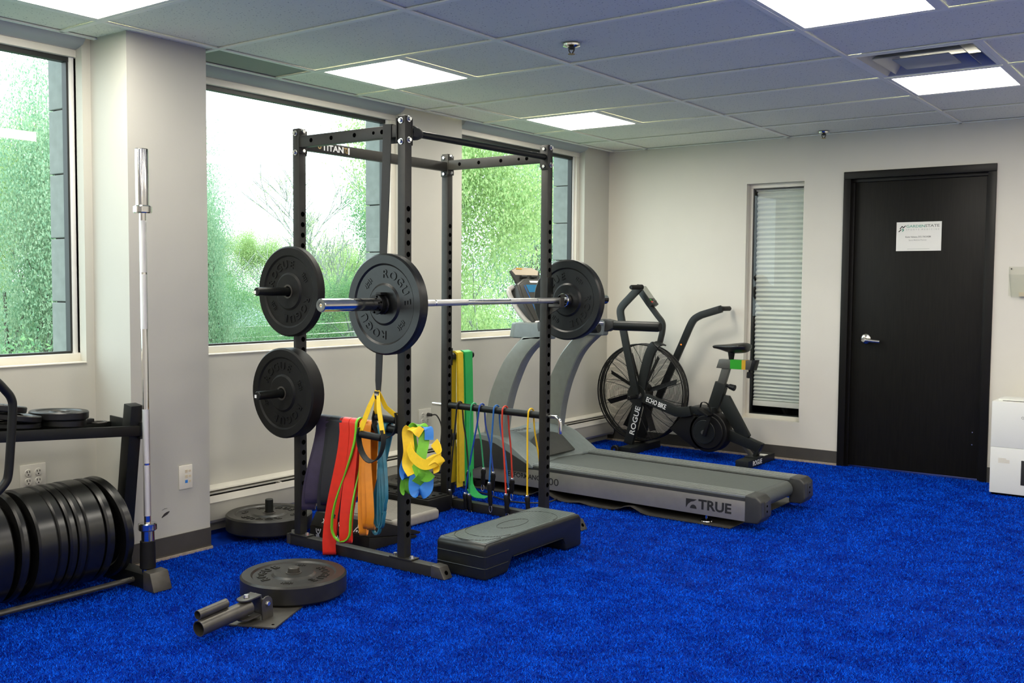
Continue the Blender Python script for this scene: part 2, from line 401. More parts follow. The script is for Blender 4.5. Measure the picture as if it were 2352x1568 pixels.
# baseboards
b = MB(); b.bb(.287, .294, -4.668, -4.235, .012, .10); b.bb(.287, .300, -4.67, -4.235, 0, .014)
bb1 = struct('baseboard_column', b, M['base'])
b = MB(); b.bb(.294, .306, -4.67, -4.233, -.003, .010); b.build('carpet_edge', M['edge'], bb1)
b = MB(); b.bb(0.02, DX0, -.007, 0, .0, .10); bb2 = struct('baseboard_back', b, M['base'])
b = MB(); b.bb(0.02, DX0, -.018, -.005, -.003, .012); b.build('carpet_edge', M['edge'], bb2)
b = MB(); b.bb(DX1, XR, -.007, 0, .0, .10); struct('baseboard_right', b, M['base'])
# ---- windows
def window(n, a, c, left_frame):
    z0, z1 = WZ0+.004, WZ1
    root = bpy.data.objects.new('window_%d' % n, None); COL.objects.link(root); root.location = (-.08, (a+c)/2, z0); ORG[root.name] = Vector(root.location); root['kind'] = 'structure'
    def member(y0, y1, q0, q1):
        return (y0, y1, q0, q1)
    fw = .034
    for nm, (y0, y1, q0, q1) in {'frame_head': (a, c, z1-fw, z1), 'frame_bottom': (a, c, z0, z0+fw+.004), 'frame_jamb': (c-.042, c, z0+fw+.004, z1-fw)}.items():
        b = MB(); b.bb(-.115, -.05, y0, y1, q0, q1); b.build(nm, M['cream'], root, bevel=.003)
    if left_frame:
        b = MB(); b.bb(-.115, -.05, a, a+.042, z0+fw+.004, z1-fw); b.build('frame_jamb', M['cream'], root, bevel=.003)
    yi = c-.042; yl = a+(.042 if left_frame else 0)
    b = MB(); b.bb(-.115, -.068, yi-.022, yi, z0+fw+.004, z1-fw); b.build('sash_stile', M['white'], root, bevel=.003)
    b = MB(); b.bb(-.115, -.078, yi-.032, yi-.022, z0+fw+.012, z1-fw-.02); b.bb(-.115, -.075, yl, yi-.022, z1-fw-.022, z1-fw); b.bb(-.115, -.082, yl, yi-.022, z0+fw+.004, z0+fw+.014)
    b.build('gasket', M['gasket'], root)
    b = MB(); b.bb(-.104, -.098, yl, yi-.022, z0+fw+.010, z1-fw-.018); b.build('pane', M['glass'], root)
    return root
window(1, -6.70, -4.658, True); window(2, -4.20, -2.552, True); window(3, -1.945, -.38, True)
# stone piers outside between the windows, one object per panel
for i, (y0, y1) in enumerate(((-4.715, -4.18), (-2.60, -1.92), (-.44, .4))):
    b = MB(); b.bb(-.24, -.121, y0+.012, y1-.012, -4.0, 3.4); root = struct('wall_pier_%d' % (i+1), b, M['dark'])
    z = -.3; me = None
    while z < 3.2:
        if me is None:
            b = MB(); b.bb(-.265, -.122, y0, y1, z+.003, z+.297); o = b.build('stone_panel', M['stone'], root, bevel=.003, seg=1); me = o.data
            z_first = z
        else:
            o = bpy.data.objects.new('stone_panel', me); COL.objects.link(o); o.parent = root; o.location = (0, 0, z-z_first)
        z += .3
# ---- ceiling: backing slab, tees and tiles
b = MB(); b.bb(-.12, XR, YB, .12, 2.56, 2.62)
b.bb(.0, XR, YB, -5.45, H, H+.02); b.bb(3.94, XR, -5.45, 0, H, H+.02)
CEIL = struct('ceiling', b, M['tile'])
XG = [.036, .358, 1.549, 2.740, 3.931]
YG = [-4.823+.6096*k for k in range(-1, 8)]+[-.001]
tiles = {}
def tile(x0, x1, y0, y1, m=None, name='ceiling_tile'):
    d = (round(x1-x0, 4), round(y1-y0, 4)); g = .006
    if (d, name) not in tiles:
        b = MB(); b.bb(g, d[0]-g, g, d[1]-g, .0095, .022); o = b.build(name, m or M['tile'], None); tiles[(d, name)] = o.data; o.parent = CEIL
    else:
        o = bpy.data.objects.new(name, tiles[(d, name)]); COL.objects.link(o); o.parent = CEIL
    o.location = (x0, y0, H); return o
LX = {1: .954, 3: 3.336}
lamp_rows = (0, 3, 6); DIFF = (3, 5)
lamps = []
for i in range(4):
    for j in range(9):
        x0, x1, y0, y1 = XG[i], XG[i+1], YG[j], YG[j+1]
        if i == 0 and j == 2:
            o = tile(x0, x1, y0, y1, M['grille'], 'return_air_grille')
            continue
        if i in LX and j in lamp_rows and not (i == 3 and j == 0):
            lamps.append((x0, LX[i], y0, y1)); tile(LX[i], x1, y0, y1); continue
        if (i, j) == DIFF: tile(LX[i], x1, y0, y1); continue
        tile(x0, x1, y0, y1)
def tee(x0, x1, y0, y1):
    b = MB(); b.bb(x0, x1, y0, y1, H, H+.006); b.build('ceiling_tee', M['tee'], CEIL)
for x in XG[1:]: tee(x-.012, x+.012, YG[0], 0)
tee(XG[0]-.006, XG[0]+.022, YG[0], 0); tee(0.02, XR, -.022, 0)
for i in range(4):
    for y in YG[:-1]: tee(XG[i]+.012, XG[i+1]-.012, y-.0115, y+.0115)
for i, rows in ((1, lamp_rows), (3, (3, 6, 5))):
    for j in rows: tee(LX[i]-.012, LX[i]+.012, YG[j]+.0115, YG[j+1]-.0115)
# lamps
lamp_labels = {(1, 0): 'square ceiling lamp panel over the left window, cut by the top of the photo', (1, 3): 'square ceiling lamp panel above the left side of the power rack',
    (1, 6): 'smallest square ceiling lamp panel, over the treadmill', (3, 3): 'largest bright ceiling lamp panel at the top right, cut by the frame', (3, 6): 'square ceiling lamp panel beside the metal air diffuser'}
for (x0, x1, y0, y1) in lamps:
    i = 1 if x0 < 1 else 3; j = min(range(9), key=lambda k: abs(YG[k]-y0))
    t = thing('ceiling_light', lamp_labels[(i, j)], 'ceiling light', ((x0+x1)/2, (y0+y1)/2, H), 'recessed lamp panels in the ceiling')
    b = MB(); f = .022; z0, z1 = H+.001, H+.03
    b.bb(x0+.012, x1-.012, y0+.012, y0+.012+f, z0, z1); b.bb(x0+.012, x1-.012, y1-.012-f, y1-.012, z0, z1)
    b.bb(x0+.012, x0+.012+f, y0+.012+f, y1-.012-f, z0, z1); b.bb(x1-.012-f, x1-.012, y0+.012+f, y1-.012-f, z0, z1)
    b.build('frame', M['tee'], t)
    b = MB(); b.bb(x0+.034, x1-.034, y0+.034, y1-.034, H+.006, H+.012); b.build('diffuser', M['lens'], t)
# air diffuser
x0, x1, y0, y1 = XG[3], LX[3], YG[5], YG[6]; cx, cy = (x0+x1)/2, (y0+y1)/2
t = thing('air_diffuser', 'square stepped metal air diffuser beside a ceiling lamp panel', 'air vent', (cx, cy, H))
def ring(w0, z0, w1, z1, th=.004):
    b = MB(); vs = []
    for w_, z_ in ((w0, z0), (w1, z1), (w1, z1+th), (w0, z0+th)):
        for sx, sy in ((-1, -1), (1, -1), (1, 1), (-1, 1)): vs.append((cx+sx*w_, cy+sy*w_, z_))
    return b.add(vs, [(a*4+k, a*4+(k+1) % 4, ((a+1) % 4)*4+(k+1) % 4, ((a+1) % 4)*4+k) for a in range(4) for k in range(4)])
ring(.285, H, .262, H+.002).build('outer_frame', M['tee'], t)
ring(.262, H+.002, .205, H+.055).build('cone_ring', M['diffuser'], t); ring(.205, H-.004, .150, H+.05).build('cone_ring', M['diffuser'], t)
b = MB(); b.bb(cx-.13, cx+.13, cy-.13, cy+.13, H-.002, H+.004); b.build('centre_plate', M['soffit'], t, bevel=.003)
b = MB(); b.bb(cx-.27, cx+.27, cy-.27, cy+.27, H+.07, H+.075); b.build('duct_back', M['grille'], t)
# sprinklers
for (x, y, lab) in ((1.79, -3.345, 'nearer brass sprinkler head hanging from the middle of the ceiling'), (1.853, -.13, 'small sprinkler head in the ceiling above the inner window')):
    t = thing('sprinkler_head', lab, 'sprinkler', (x, y, H), 'ceiling sprinklers')
    T = Matrix.Translation((x, y, H))
    b = MB(); b.lathe([(0, 0.002), (.042, .002), (.040, -.006), (.022, -.012), (.012, -.004), (0, -.004)], T, 24); b.build('escutcheon', M['chrome'], t)
    b = MB(); b.lathe([(0, -.004), (.016, -.004), (.016, -.016), (.008, -.022), (0, -.022)], T, 14)
    for sg in (-1, 1): b.tube([(x+sg*.014, y, H-.014), (x+sg*.014, y, H-.024), (x+sg*.004, y, H-.042)], .003, 6)
    b.build('body', M['steel'], t)
    b = MB(); b.lathe([(0, -.046), (.017, -.043), (.016, -.041), (0, -.043)], T, 12); b.build('deflector', M['goldprint'], t)
# ---- inner window with blind
root = bpy.data.objects.new('window_4', None); COL.objects.link(root); root.location = (1.448, .07, IZ0); ORG[root.name] = Vector(root.location); root['kind'] = 'structure'
for nm, q in {'frame_head': (IX0, IX1, IZ1-.032, IZ1), 'frame_bottom': (IX0, IX1, IZ0, IZ0+.030), 'frame_jamb': (IX0, IX0+.028, IZ0+.03, IZ1-.032)}.items():
    b = MB(); b.bb(q[0], q[1], .055, .125, q[2], q[3]); b.build(nm, M['cream'], root, bevel=.002)
b = MB(); b.bb(IX1-.024, IX1, .055, .125, IZ0+.03, IZ1-.032); b.build('frame_jamb', M['cream'], root, bevel=.002)
b = MB(); b.bb(IX0+.028, IX0+.036, .066, .11, IZ0+.03, IZ1-.032); b.bb(IX0+.03, IX1-.024, .066, .11, IZ1-.042, IZ1-.032); b.bb(IX0+.03, IX1-.024, .066, .11, IZ0+.03, IZ0+.036)
b.build('gasket', M['gasket'], root)
b = MB(); b.bb(IX0+.036, IX1-.024, .070, .075, IZ0+.036, IZ1-.042); b.build('pane', M['acrylic'], root)
t = thing('pleated_blind', 'white pleated blind lowered behind the narrow inner window beside the door', 'blind', (1.45, .12, 2.02))
n = 47; z0, z1 = .415, 2.03; vs = []; zz = []
for k in range(2*n+1):
    u = k/(2*n); zz.append(z0+(z1-z0)*(u**1.12 if u < 1 else 1))
for k, z in enumerate(zz):
    y = .096 if k % 2 else .114
    vs += [(IX0+.045, y, z), (IX1-.028, y, z), (IX0+.045, y+.02, z), (IX1-.028, y+.02, z)]
b = MB(); b.add(vs, [(4*k, 4*k+1, 4*k+5, 4*k+4) for k in range(2*n)]+[(4*k+3, 4*k+2, 4*k+6, 4*k+7) for k in range(2*n)])
b.build('pleated_fabric', mat('blind_fabric', (.70, .74, .71), .8), t, recalc=False, flat=True)
b = MB(); b.bb(IX0+.044, IX1-.027, .094, .128, .377, .417); b.build('bottom_rail', M['white'], t, bevel=.003)
b = MB(); b.bb(IX0+.04, IX1-.025, .09, .13, 2.03, 2.06); b.build('head_rail', M['white'], t)
# the room behind that window
FR_ = mat('far_room_dim', (.12, .15, .18), .8)  # dark tone put into these surfaces for the room's dim light
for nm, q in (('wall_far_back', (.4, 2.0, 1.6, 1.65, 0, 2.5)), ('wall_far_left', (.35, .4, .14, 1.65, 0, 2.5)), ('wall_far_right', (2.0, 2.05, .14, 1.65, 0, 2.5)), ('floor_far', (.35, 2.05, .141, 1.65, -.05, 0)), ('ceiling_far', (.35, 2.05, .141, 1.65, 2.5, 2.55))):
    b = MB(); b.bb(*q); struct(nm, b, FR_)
t = thing('treatment_table', 'blue padded table glimpsed below the blind of the inner window', 'table', (1.5, .75, 0))
b = MB(); b.bb(1.36, 1.9, .5, 1.3, .33, .44); b.build('blue_cushion', M['blue_vinyl'], t, bevel=.02)
for x in (1.40, 1.86):
    for y in (.55, 1.25): b = MB(); b.bb(x-.02, x+.02, y-.02, y+.02, 0, .33); b.build('leg', M['black'], t)
# ---- door
root = bpy.data.objects.new('door_1', None); COL.objects.link(root); root.location = (2.47, 0, 0); ORG[root.name] = Vector(root.location); root['kind'] = 'structure'
for nm, q in {'frame_head': (DX0, DX1, DZ-.052, DZ), 'frame_jamb': (DX0, DX0+.052, -.01, DZ-.052)}.items():
    b = MB(); b.bb(q[0], q[1], -.014, .03, q[2], q[3]); b.build(nm, M['doorframe'], root, bevel=.004)
b = MB(); b.bb(DX1-.052, DX1, -.014, .03, -.01, DZ-.052); b.build('frame_jamb', M['doorframe'], root, bevel=.004)
b = MB(); b.bb(DX0+.03, DX1-.03, .03, .08, DZ-.075, DZ-.04); b.bb(DX0+.03, DX0+.07, .03, .08, -.01, DZ-.075); b.bb(DX1-.068, DX1-.03, .03, .08, -.01, DZ-.075); b.build('door_stop', M['doorframe'], root, bevel=.004)
b = MB(); b.bb(DX0+.062, DX1-.062, .045, .09, .004, DZ-.068); slab = b.build('door_leaf', M['door'], root, bevel=.002)
T = frame_m((2.125, .045, .925), (1, 0, 0), (0, 0, 1)) @ Matrix.Rotation(0, 4, 'X')
b = MB(); Tm = Matrix.Translation((2.135, .045, .930)) @ Matrix.Rotation(PI/2, 4, 'X')
b.lathe([(0, 0), (.036, 0), (.036, .006), (.028, .014), (.013, .018), (.013, .045), (0, .045)], Tm, 24); hd = b.build('door_handle', M['satin'], root)
b = MB(); b.cyl((2.135, .012, .922), (2.135, -.014, .922), .016, .016, 16, .003); b.tube([(2.135, 0, .922), (2.16, -.002, .921), (2.20, .0, .917), (2.245, .004, .914)], [.014, .014, .0125, .011], 10); b.build('lever', M['satin'], root)
for z in (.32, .235): b = MB(); b.cyl((2.868, .044, z), (2.868, .040, z), .004); b.build('screw', M['satin'], root)
# sign on the door
t = thing('door_sign', 'white printed paper notice taped to the black door', 'sign', (2.478, .044, 1.656))
b = MB(); b.bb(2.329, 2.629, .0425, .045, 1.556, 1.757); b.build('sheet', M['paper'], t)
SX = (1, 0, 0); SZ = (0, 0, 1); SY = .0424
def stext(s, size, x, z, mt, bold, fit): text(s, size, frame_m((x, SY, z), SX, SZ), mt, t, depth=.0004, bold=bold, align='LEFT', fit=fit)
stext('GARDEN', .0255, 2.395, 1.7265, M['greenink'], .012, .124); stext('STATE', .0255, 2.521, 1.7280, M['greyink'], .018, .094)
stext('S  P  O  R  T  S    M  E  D  I  C  I  N  E', .0150, 2.395, 1.7035, M['paleink'], 0, .219)
stext('Kevin Valvano, DO, FAOASM', .0165, 2.391, 1.653, M['greyink'], .014, .168); stext('Sports Medicine Physician', .0130, 2.414, 1.631, M['paleink'], .004, .119)
b = MB()
for k in range(24): b.bb(2.405+k*.0062, 2.4095+k*.0062, SY-.0006, SY, 1.568, 1.5705)
b.build('small_print', M['paleink'], t)
b = MB()
def zig(pts, wd):
    for (ax, az), (bx, bz) in zip(pts, pts[1:]):
        d = Vector((bx-ax, 0, bz-az)); L = d.length; d.normalize(); nrm = Vector((-d.z, 0, d.x))*wd/2
        p, q = Vector((ax, SY-.0006, az)), Vector((bx, SY-.0006, bz)); e = d*wd*.3
        b.add([p-nrm-e, q-nrm+e, q+nrm+e, p+nrm-e], [(0, 1, 2, 3)])
zig([(2.353, 1.711), (2.367, 1.728), (2.376, 1.718), (2.389, 1.731)], .006); zig([(2.345, 1.691), (2.361, 1.705)], .006)
b.build('emblem', M['ink'], t, recalc=False); b = MB(); zig([(2.368, 1.711), (2.377, 1.703), (2.370, 1.694)], .007); b.build('emblem', M['greenink'], t, recalc=False)

# ------------------------------------------------------------------ heater and outlets along the window wall
HY0, HY1 = -4.232, -.03
t = thing('baseboard_heater', 'long cream baseboard heater under the windows with a dark top slot', 'heater', (.05, -2.1, .05))
b = MB(); b.prism([(0.001, .05), (0.001, .238), (.006, .238), (.052, .226), (.054, .219), (.008, .229), (.008, .05)], 'y', HY0, HY1); b.build('back_cover', M['heater'], t)
b = MB(); b.prism([(.082, .198), (.087, .198), (.094, .166), (.094, .075), (.082, .058), (.078, .060), (.089, .077), (.089, .164)], 'y', HY0, HY1); b.build('front_panel', M['heatergrey'], t)
b = MB(); b.prism([(.0815, .199), (.088, .199), (.0965, .166), (.094, .165)], 'y', HY0, HY1); b.build('panel_lip', M['heater'], t)
b = MB(); b.prism([(.058, .210), (.066, .210), (.066, .204), (.058, .204)], 'y', HY0, HY1-.01); b.build('damper_bar', M['alu'], t)
b = MB(); b.bb(.010, .078, HY0, HY1-.01, .07, .19); b.build('heating_fins', M['dark'], t)
for y in (-4.10, -3.62, -2.9, -2.2, -1.5, -.8): b = MB(); b.bb(.05, .086, y, y+.012, .188, .203); b.build('bracket', M['alu'], t)
b = MB(); b.prism([(0.001, .045), (0.001, .238), (.052, .226), (.09, .198), (.097, .166), (.097, .07), (.085, .05)], 'y', HY1-.006, HY1); b.build('end_cap', M['heatergrey'], t)

def quad_outlet(y0, y1, z0, z1, lab, plug=False):
    t = thing('quad_outlet', lab, 'outlet', (0, (y0+y1)/2, (z0+z1)/2)); cy, cz = (y0+y1)/2, (z0+z1)/2
    b = MB(); b.bb(.0005, .006, y0, y1, z0, z1); b.build('cover_plate', M['outlet'], t, bevel=.002)
    for iy in (-1, 1):
        for iz in (-1, 1):
            y, z = cy+iy*.023, cz+iz*.020
            b = MB(); T = frame_m((.006, y, z), (0, 1, 0), (0, 0, 1)); b.lathe([(0, 0), (.0165, 0), (.0155, .003), (0, .003)], T, 20)
            o = b.build('receptacle', M['outlet'], t)
            b = MB()
            for sy in (-.006, .006): b.bb(.0088, .0098, y+sy-.0014, y+sy+.0014, z, z+.009)
            b.bb(.0088, .0098, y-.0025, y+.0025, z-.011, z-.006); b.build('socket_slot', M['slot'], o)
    return cy, cz
quad_outlet(-5.026, -4.909, .370, .482, 'four-socket outlet plate on the wall above the row of weight plates')
cy, cz = quad_outlet(-2.383, -2.262, .360, .478, 'four-socket outlet plate behind the power rack with a black plug in it')
t = thing('data_outlet', 'ivory wall plate with three data ports on the grey column', 'outlet', (.287, -4.374, .37))
b = MB(); b.bb(.2875, .293, -4.412, -4.338, .313, .426); b.build('cover_plate', M['ivory'], t, bevel=.002)
for z, m in ((.397, 'tan'), (.372, 'tan'), (.348, 'strapblue')): b = MB(); b.bb(.2925, .2945, -4.380, -4.366, z-.007, z+.007); b.build('port', M[m], t)
for z in (.397, .372, .348): b = MB(); b.bb(.2925, .2938, -4.360, -4.347, z-.005, z+.005); b.build('port_label', M['tan'], t)
t = thing('power_cable', 'black power cable plugged into the outlet behind the rack and running to the floor', 'cable', (.03, -2.30, 0))
b = MB(); b.cyl((.009, cy+.023, cz+.02), (.045, cy+.023, cz+.02), .013, .010, 12, .002); b.build('plug', M['cable'], t)
pts = catmull([(.045, cy+.023, cz+.02), (.07, cy+.045, cz+.015), (.085, cy+.075, cz-.06), (.09, cy+.06, cz-.17), (.11, cy+.03, .2), (.13, cy+.05, .06), (.16, cy+.1, .008), (.3, -2.33, .006), (.62, -2.43, .006), (.85, -2.50, .006), (1.02, -2.42, .008), (1.04, -2.30, .012)], 6)
b = MB(); b.tube(pts, .0045, 8); b.build('cord', M['cable'], t)

# ------------------------------------------------------------------ bumper plates
R = .219
_plates = {}
def bumper_proto(t, rub, letters=True, both=False):
    """plate in local space: axis Z, outer face at z=0, body below"""
    root = bpy.data.objects.new('bumper_plate', None); COL.objects.link(root); ORG[root.name] = Vector((0, 0, 0))
    d = .006; rr = R
    face = [(.026, -.001), (.082, -.001), (.092, -.006-.002), (.168, -d-.002), (.176, -.0015), (R-.008, 0), (R, -.008)]
    back = [(r, -t-z) for r, z in reversed(face)]
    b = MB(); b.lathe(face+back+[face[0]], None, 56); b.build('rubber_disc', rub, root, ang=28)
    b = MB(); b.lathe([(.0255, .0012), (.034, .0012), (.034, -.003), (.034, -t+.003), (.034, -t-.0012), (.0255, -t-.0012), (.0255, .0012)], None, 28); b.build('steel_hub', M['steel'], root)
    if letters:
        for side in ((0,) if not both else (0, 1)):
            b = MB(); zf = -d-.002
            for w_ in (0, 1):
                for k, ch in enumerate('ROGUE'):
                    a = PI/2+w_*PI + (-(k-2))*.36 - PI/2
                    m = Matrix.Rotation(a, 4, 'Z') @ Matrix.Translation((0, .130, zf))
                    if side: m = Matrix.Translation((0, 0, -t)) @ Matrix.Rotation(PI, 4, 'X') @ m
                    q = text(ch, .052, m, None, None, depth=.0035, bold=.012, sx=1.05); b.add(q.v, q.f)
                a = w_*PI + PI/2      # small raised badge between the two words
                m = Matrix.Rotation(a, 4, 'Z') @ Matrix.Translation((0, .130, zf))
                if side: m = Matrix.Translation((0, 0, -t)) @ Matrix.Rotation(PI, 4, 'X') @ m
                for (cx_, cy_, sx_, sy_) in ((-.022, 0, .006, .016), (-.013, 0, .006, .026), (-.002, .006, .012, .006), (-.002, -.006, .012, .006), (.010, 0, .005, .026), (.020, 0, .006, .018)):
                    b.box(m @ Vector((cx_, cy_, .0012)), (sx_, sy_, .003), m.to_3x3())
            b.build('raised_lettering', rub, root, flat=True, recalc=False)['kind'] = 'stuff'
    return root
def plate(t, loc, axis, label, group, rub='rubber', spin=0.0, both=False, letters=True, tilt=None):
    key = (t, rub, both, letters)
    if key not in _plates:
        o = _plates[key] = bumper_proto(t, M[rub], letters, both)
    else: o = copy_tree(_plates[key])
    tag(o, label, 'weight plate', group)
    q = Vector(axis).to_track_quat('Z', 'Y').to_matrix().to_4x4() @ Matrix.Rotation(spin, 4, 'Z')
    o.matrix_world = Matrix.Translation(loc) @ q
    return o

# ------------------------------------------------------------------ power rack
AX, BX, FY, BY = .577, 1.268, -3.953, -2.828      # min corners of the four uprights
S = .045
t = RACK = thing('power_rack', 'black steel power rack with four drilled uprights and a pull-up bar', 'power rack', (.94, -3.37, 0))
holes = []
for (x, y, nm) in ((AX, FY, 'a'), (BX, FY, 'b'), (AX-.006, BY, 'c'), (BX, BY, 'd')):
    b = MB(); b.bb(x, x+S, y, y+S, .052, 2.045); up = b.build('upright', M['rack'], t, bevel=.004)
    b = MB()
    for k in range(33):
        z = .16+k*.0508
        if z > 1.66: break
        T = frame_m((x+S+.0002, y+S/2, z), (0, 1, 0), (0, 0, 1)); b.lathe([(0, 0), (.0115, 0), (.0125, .0006), (.0115, .0006), (.0108, .0004), (0, .0004)], T, 14)
    tag(b.build('drilled_holes', M['slot'], up), kind='stuff')
    # foot flange with bolts
    b = MB(); b.bb(max(x-.045, .545), x+S+.045, y-.006, y+S+.006, .050, .057); b.build('foot_flange', M['rack'], t, bevel=.002)
    for sx in (-.028, S+.028): b = MB(); b.cyl((x+sx, y+S/2-.004, .057), (x+sx, y+S/2-.004, .068), .011, .009, 6); b.build('bolt', M['zinc'], t)
for y, bx0 in ((FY, .550), (BY, .575)):
    b = MB(); b.bb(bx0, 1.50, y-.002, y+S+.004, .0, .050); b.build('base_beam', M['rack'], t, bevel=.003)
    b = MB(); b.prism([(1.475, 0), (1.475, .056), (1.525, .053), (1.555, .0)], 'y', y-.007, y+S+.009); cap = b.build('end_cap', M['rubber3'] if False else M['steel'], t, bevel=.006)
    b = MB(); T = frame_m((1.5425, y+S/2, .026), (0, 1, 0), (-.49, 0, .87)); b.lathe([(0, .0006), (.010, .0006), (.010, 0)], T, 14); b.build('cap_hole', M['slot'], cap)
    b = MB(); b.bb(bx0-.026, bx0+.002, y-.005, y+S+.007, 0, .053); b.build('end_cap', M['steel'], t, bevel=.005)
# top cross members along X (front pair A-B, back pair C-D)
for y, x0 in ((FY, AX+S), (BY, AX-.006+S)):
    b = MB(); b.bb(x0, BX, y-.003, y+.032, 1.952, 2.006); o = b.build('top_crossmember', M['rack'], t, bevel=.003)
    b = MB()
    for k, u in enumerate((.11, .28, .47, .62, .685)):
        T = frame_m((x0+u*(BX-x0)*1.25, y-.0032, 1.98), (1, 0, 0), (0, 0, 1)); b.lathe([(0, .0004), (.0105 if k != 3 else .008, .0004), (.0105 if k != 3 else .008, 0)], T, 14)
    tag(b.build('drilled_holes', M['slot'], o), kind='stuff')
    for xx in (x0-.0, BX-.006):
        b = MB(); b.bb(xx, xx+.006, y-.006, y+S+.004, 1.925, 2.035); b.build('joint_plate', M['rack'], t, bevel=.002)
# beam along Y on the window side with the printed name
b = MB(); b.bb(AX+.006, AX+.040, FY+S, BY, 1.945, 1.996); bm_ = b.build('top_beam', M['rack'], t, bevel=.003)
T = frame_m((AX+.0405, -3.70, 1.970), (0, 1, 0), (0, 0, 1))
def rt(s, size, y, mt, bold, fit): text(s, size, frame_m((AX+.0405, y, 1.9705), (0, 1, 0), (0, 0, 1)), M[mt], bm_, depth=.0006, bold=bold, align='LEFT', fit=fit)
rt('TITAN', .042, -3.798, 'whiteprint', .026, .146); rt('T2', .038, -3.648, 'goldprint', .012, .026)
b = MB(); b.lathe([(.006, 0), (.0115, 0), (.0115, .0006), (.006, .0006), (.006, 0)], frame_m((AX+.0405, -3.814, 1.972), (0, 1, 0), (0, 0, 1)), 14); b.build('printed_logo', M['goldprint'], bm_)
b = MB(); b.bb(AX+.040, AX+.0412, -3.619, -3.610, 1.954, 1.987); b.build('printed_mark', M['whiteprint'], bm_)
# flange plates and bolts at the tops
def bolt(p, n):
    p = Vector(p); n = Vector(n); b = MB(); b.cyl(p, p+n*.003, .0135, None, 14); b.cyl(p+n*.003, p+n*.013, .0105, .0085, 6); b.build('bolt', M['zinc'], t)
for (x, y, sgn) in ((AX, FY, -1), (BX, FY, -1), (AX-.006, BY, -1), (BX, BY, -1)):
    for z in (1.930, 2.022):
        bolt((x+S*.5, y-.001 if True else y, z), (0, -1, 0)); bolt((x+S+.001, y+S*.5, z+.008), (1, 0, 0))
for (x, y) in ((BX, FY), (AX, FY), (AX-.006, BY), (BX, BY)):
    yy = (y+S, y+S+.006) if y == FY else (y-.006, y)
    b = MB(); b.bb(x-.001, x+S+.001, yy[0], yy[1], 1.915, 2.036); b.build('joint_plate', M['rack'], t, bevel=.002)
# pull-up bar from B to D
b = MB(); b.cyl((BX+.022, FY+S, 1.975), (BX+.022, BY, 1.980), .016, None, 18); pu = b.build('pull_up_bar', M['black'], t)
b = MB(); b.lathe([(0, 0), (.030, 0), (.034, .02), (.030, .05), (.020, .075), (.016, .08), (0, .08)], frame_m((BX+.022, FY+S+.006, 1.975), (1, 0, 0), (0, 0, -1)), 10); b.build('grip_wrap', M['webbing'], t)
# weight pegs: two on A (front), two on C (back)
for (x, z, y0, y1) in ((.600, 1.257, FY, FY-.245), (.600, .766, FY, FY-.245), (.594, .877, BY+S, BY+S+.215), (.594, .40, BY+S, BY+S+.215)):
    d = -1 if y1 < y0 else 1
    b = MB(); b.cyl((x, y0, z), (x, y1, z), .0205, None, 20, .003); b.build('weight_peg', M['black'], t)
    b = MB(); b.bb(x-.024, x+.024, min(y0, y0+d*.006), max(y0, y0+d*.006), z-.05, z+.05); b.build('peg_plate', M['black'], t, bevel=.002)
    if d < 0: b = MB(); b.bb(x-.017, x-.003, y1-.0012, y1+.001, z-.011, z+.004); b.build('peg_sticker', M['whiteprint'], t)
# band pipes with pins
for (y, z, x0, x1) in ((FY+.022, .642, AX+S, BX), (BY+.022, .595, AX+S, BX)):
    b = MB(); b.cyl((x0, y, z), (x1, y, z-.006), .0195, None, 20); b.build('pin_pipe', M['black'], t)
    pts = [(x0-.13, y, z), (x1+.09, y, z-.006)]+[(x1+.09+.035*math.sin(a), y, z-.006-.035*(1-math.cos(a))) for a in (.4, .8, 1.2, PI/2)]+[(x1+.125, y, z-.095)]
    b = MB(); b.tube(pts, .0105, 12); b.build('steel_pin', M['chrome'], t)
# J-cups that carry the barbell
BZ, BXX = 1.214, BX+S+.045
for y in (FY+.0, BY+.0):
    b = MB(); b.bb(BX+S, BX+S+.006, y-.002, y+S+.006, BZ-.05, BZ+.125); b.bb(BX-.004, BX+S+.006, y+S, y+S+.006, BZ-.05, BZ+.125)
    jc = b.build('j_cup', M['black'], t, bevel=.002)
    b = MB(); b.bb(BX+S+.006, BX+S+.085, y+.002, y+S-.002, BZ-.034, BZ-.018); b.bb(BX+S+.079, BX+S+.086, y+.002, y+S-.002, BZ-.034, BZ+.018); b.prism([(BX+S+.006, BZ-.034), (BX+S+.08, BZ-.034), (BX+S+.006, BZ-.075)], 'y', y+.018, y+.027)
    b.build('cup_hook', M['steel'], jc, bevel=.002)

# ------------------------------------------------------------------ barbells
def barbell(p0, d, half_shaft, sleeve, label, dark_end=False):
    p0 = Vector(p0); d = Vector(d).normalized()
    r = thing('barbell', label, 'barbell', p0)
    k = half_shaft
    def seg(nm, a, c, rad, m, s=20, bv=0):
        b = MB(); b.cyl(p0+d*a, p0+d*c, rad, None, s, bv); return b.build(nm, M[m], r)
    seg('shaft', -k, k, .0142, 'chrome')
    for sg in (-1, 1):
        seg('knurled_grip', sg*.17, sg*.40, .0149, 'knurl'); seg('knurled_grip', sg*.408, sg*(k-.03), .0149, 'knurl')
        seg('sleeve_collar', sg*k, sg*(k+.032), .038, 'chrome', 28, .004)
        sl = seg('sleeve', sg*(k+.032), sg*(k+sleeve), .0272, 'chrome', 24, .002)
        e = p0+d*sg*(k+sleeve)
        b = MB(); b.lathe([(.007, 0), (.0262, 0), (.0255, .0012), (.012, .0018), (.007, 0)], Matrix.Translation(e) @ (d*sg).to_track_quat('Z', 'Y').to_matrix().to_4x4(), 20); b.build('end_ring', M['steel'], sl)
        b = MB(); b.cyl(e, e+d*sg*.0008, .006, None, 12); b.build('end_cap', M['goldprint'], sl)
    return r
CY = -3.398
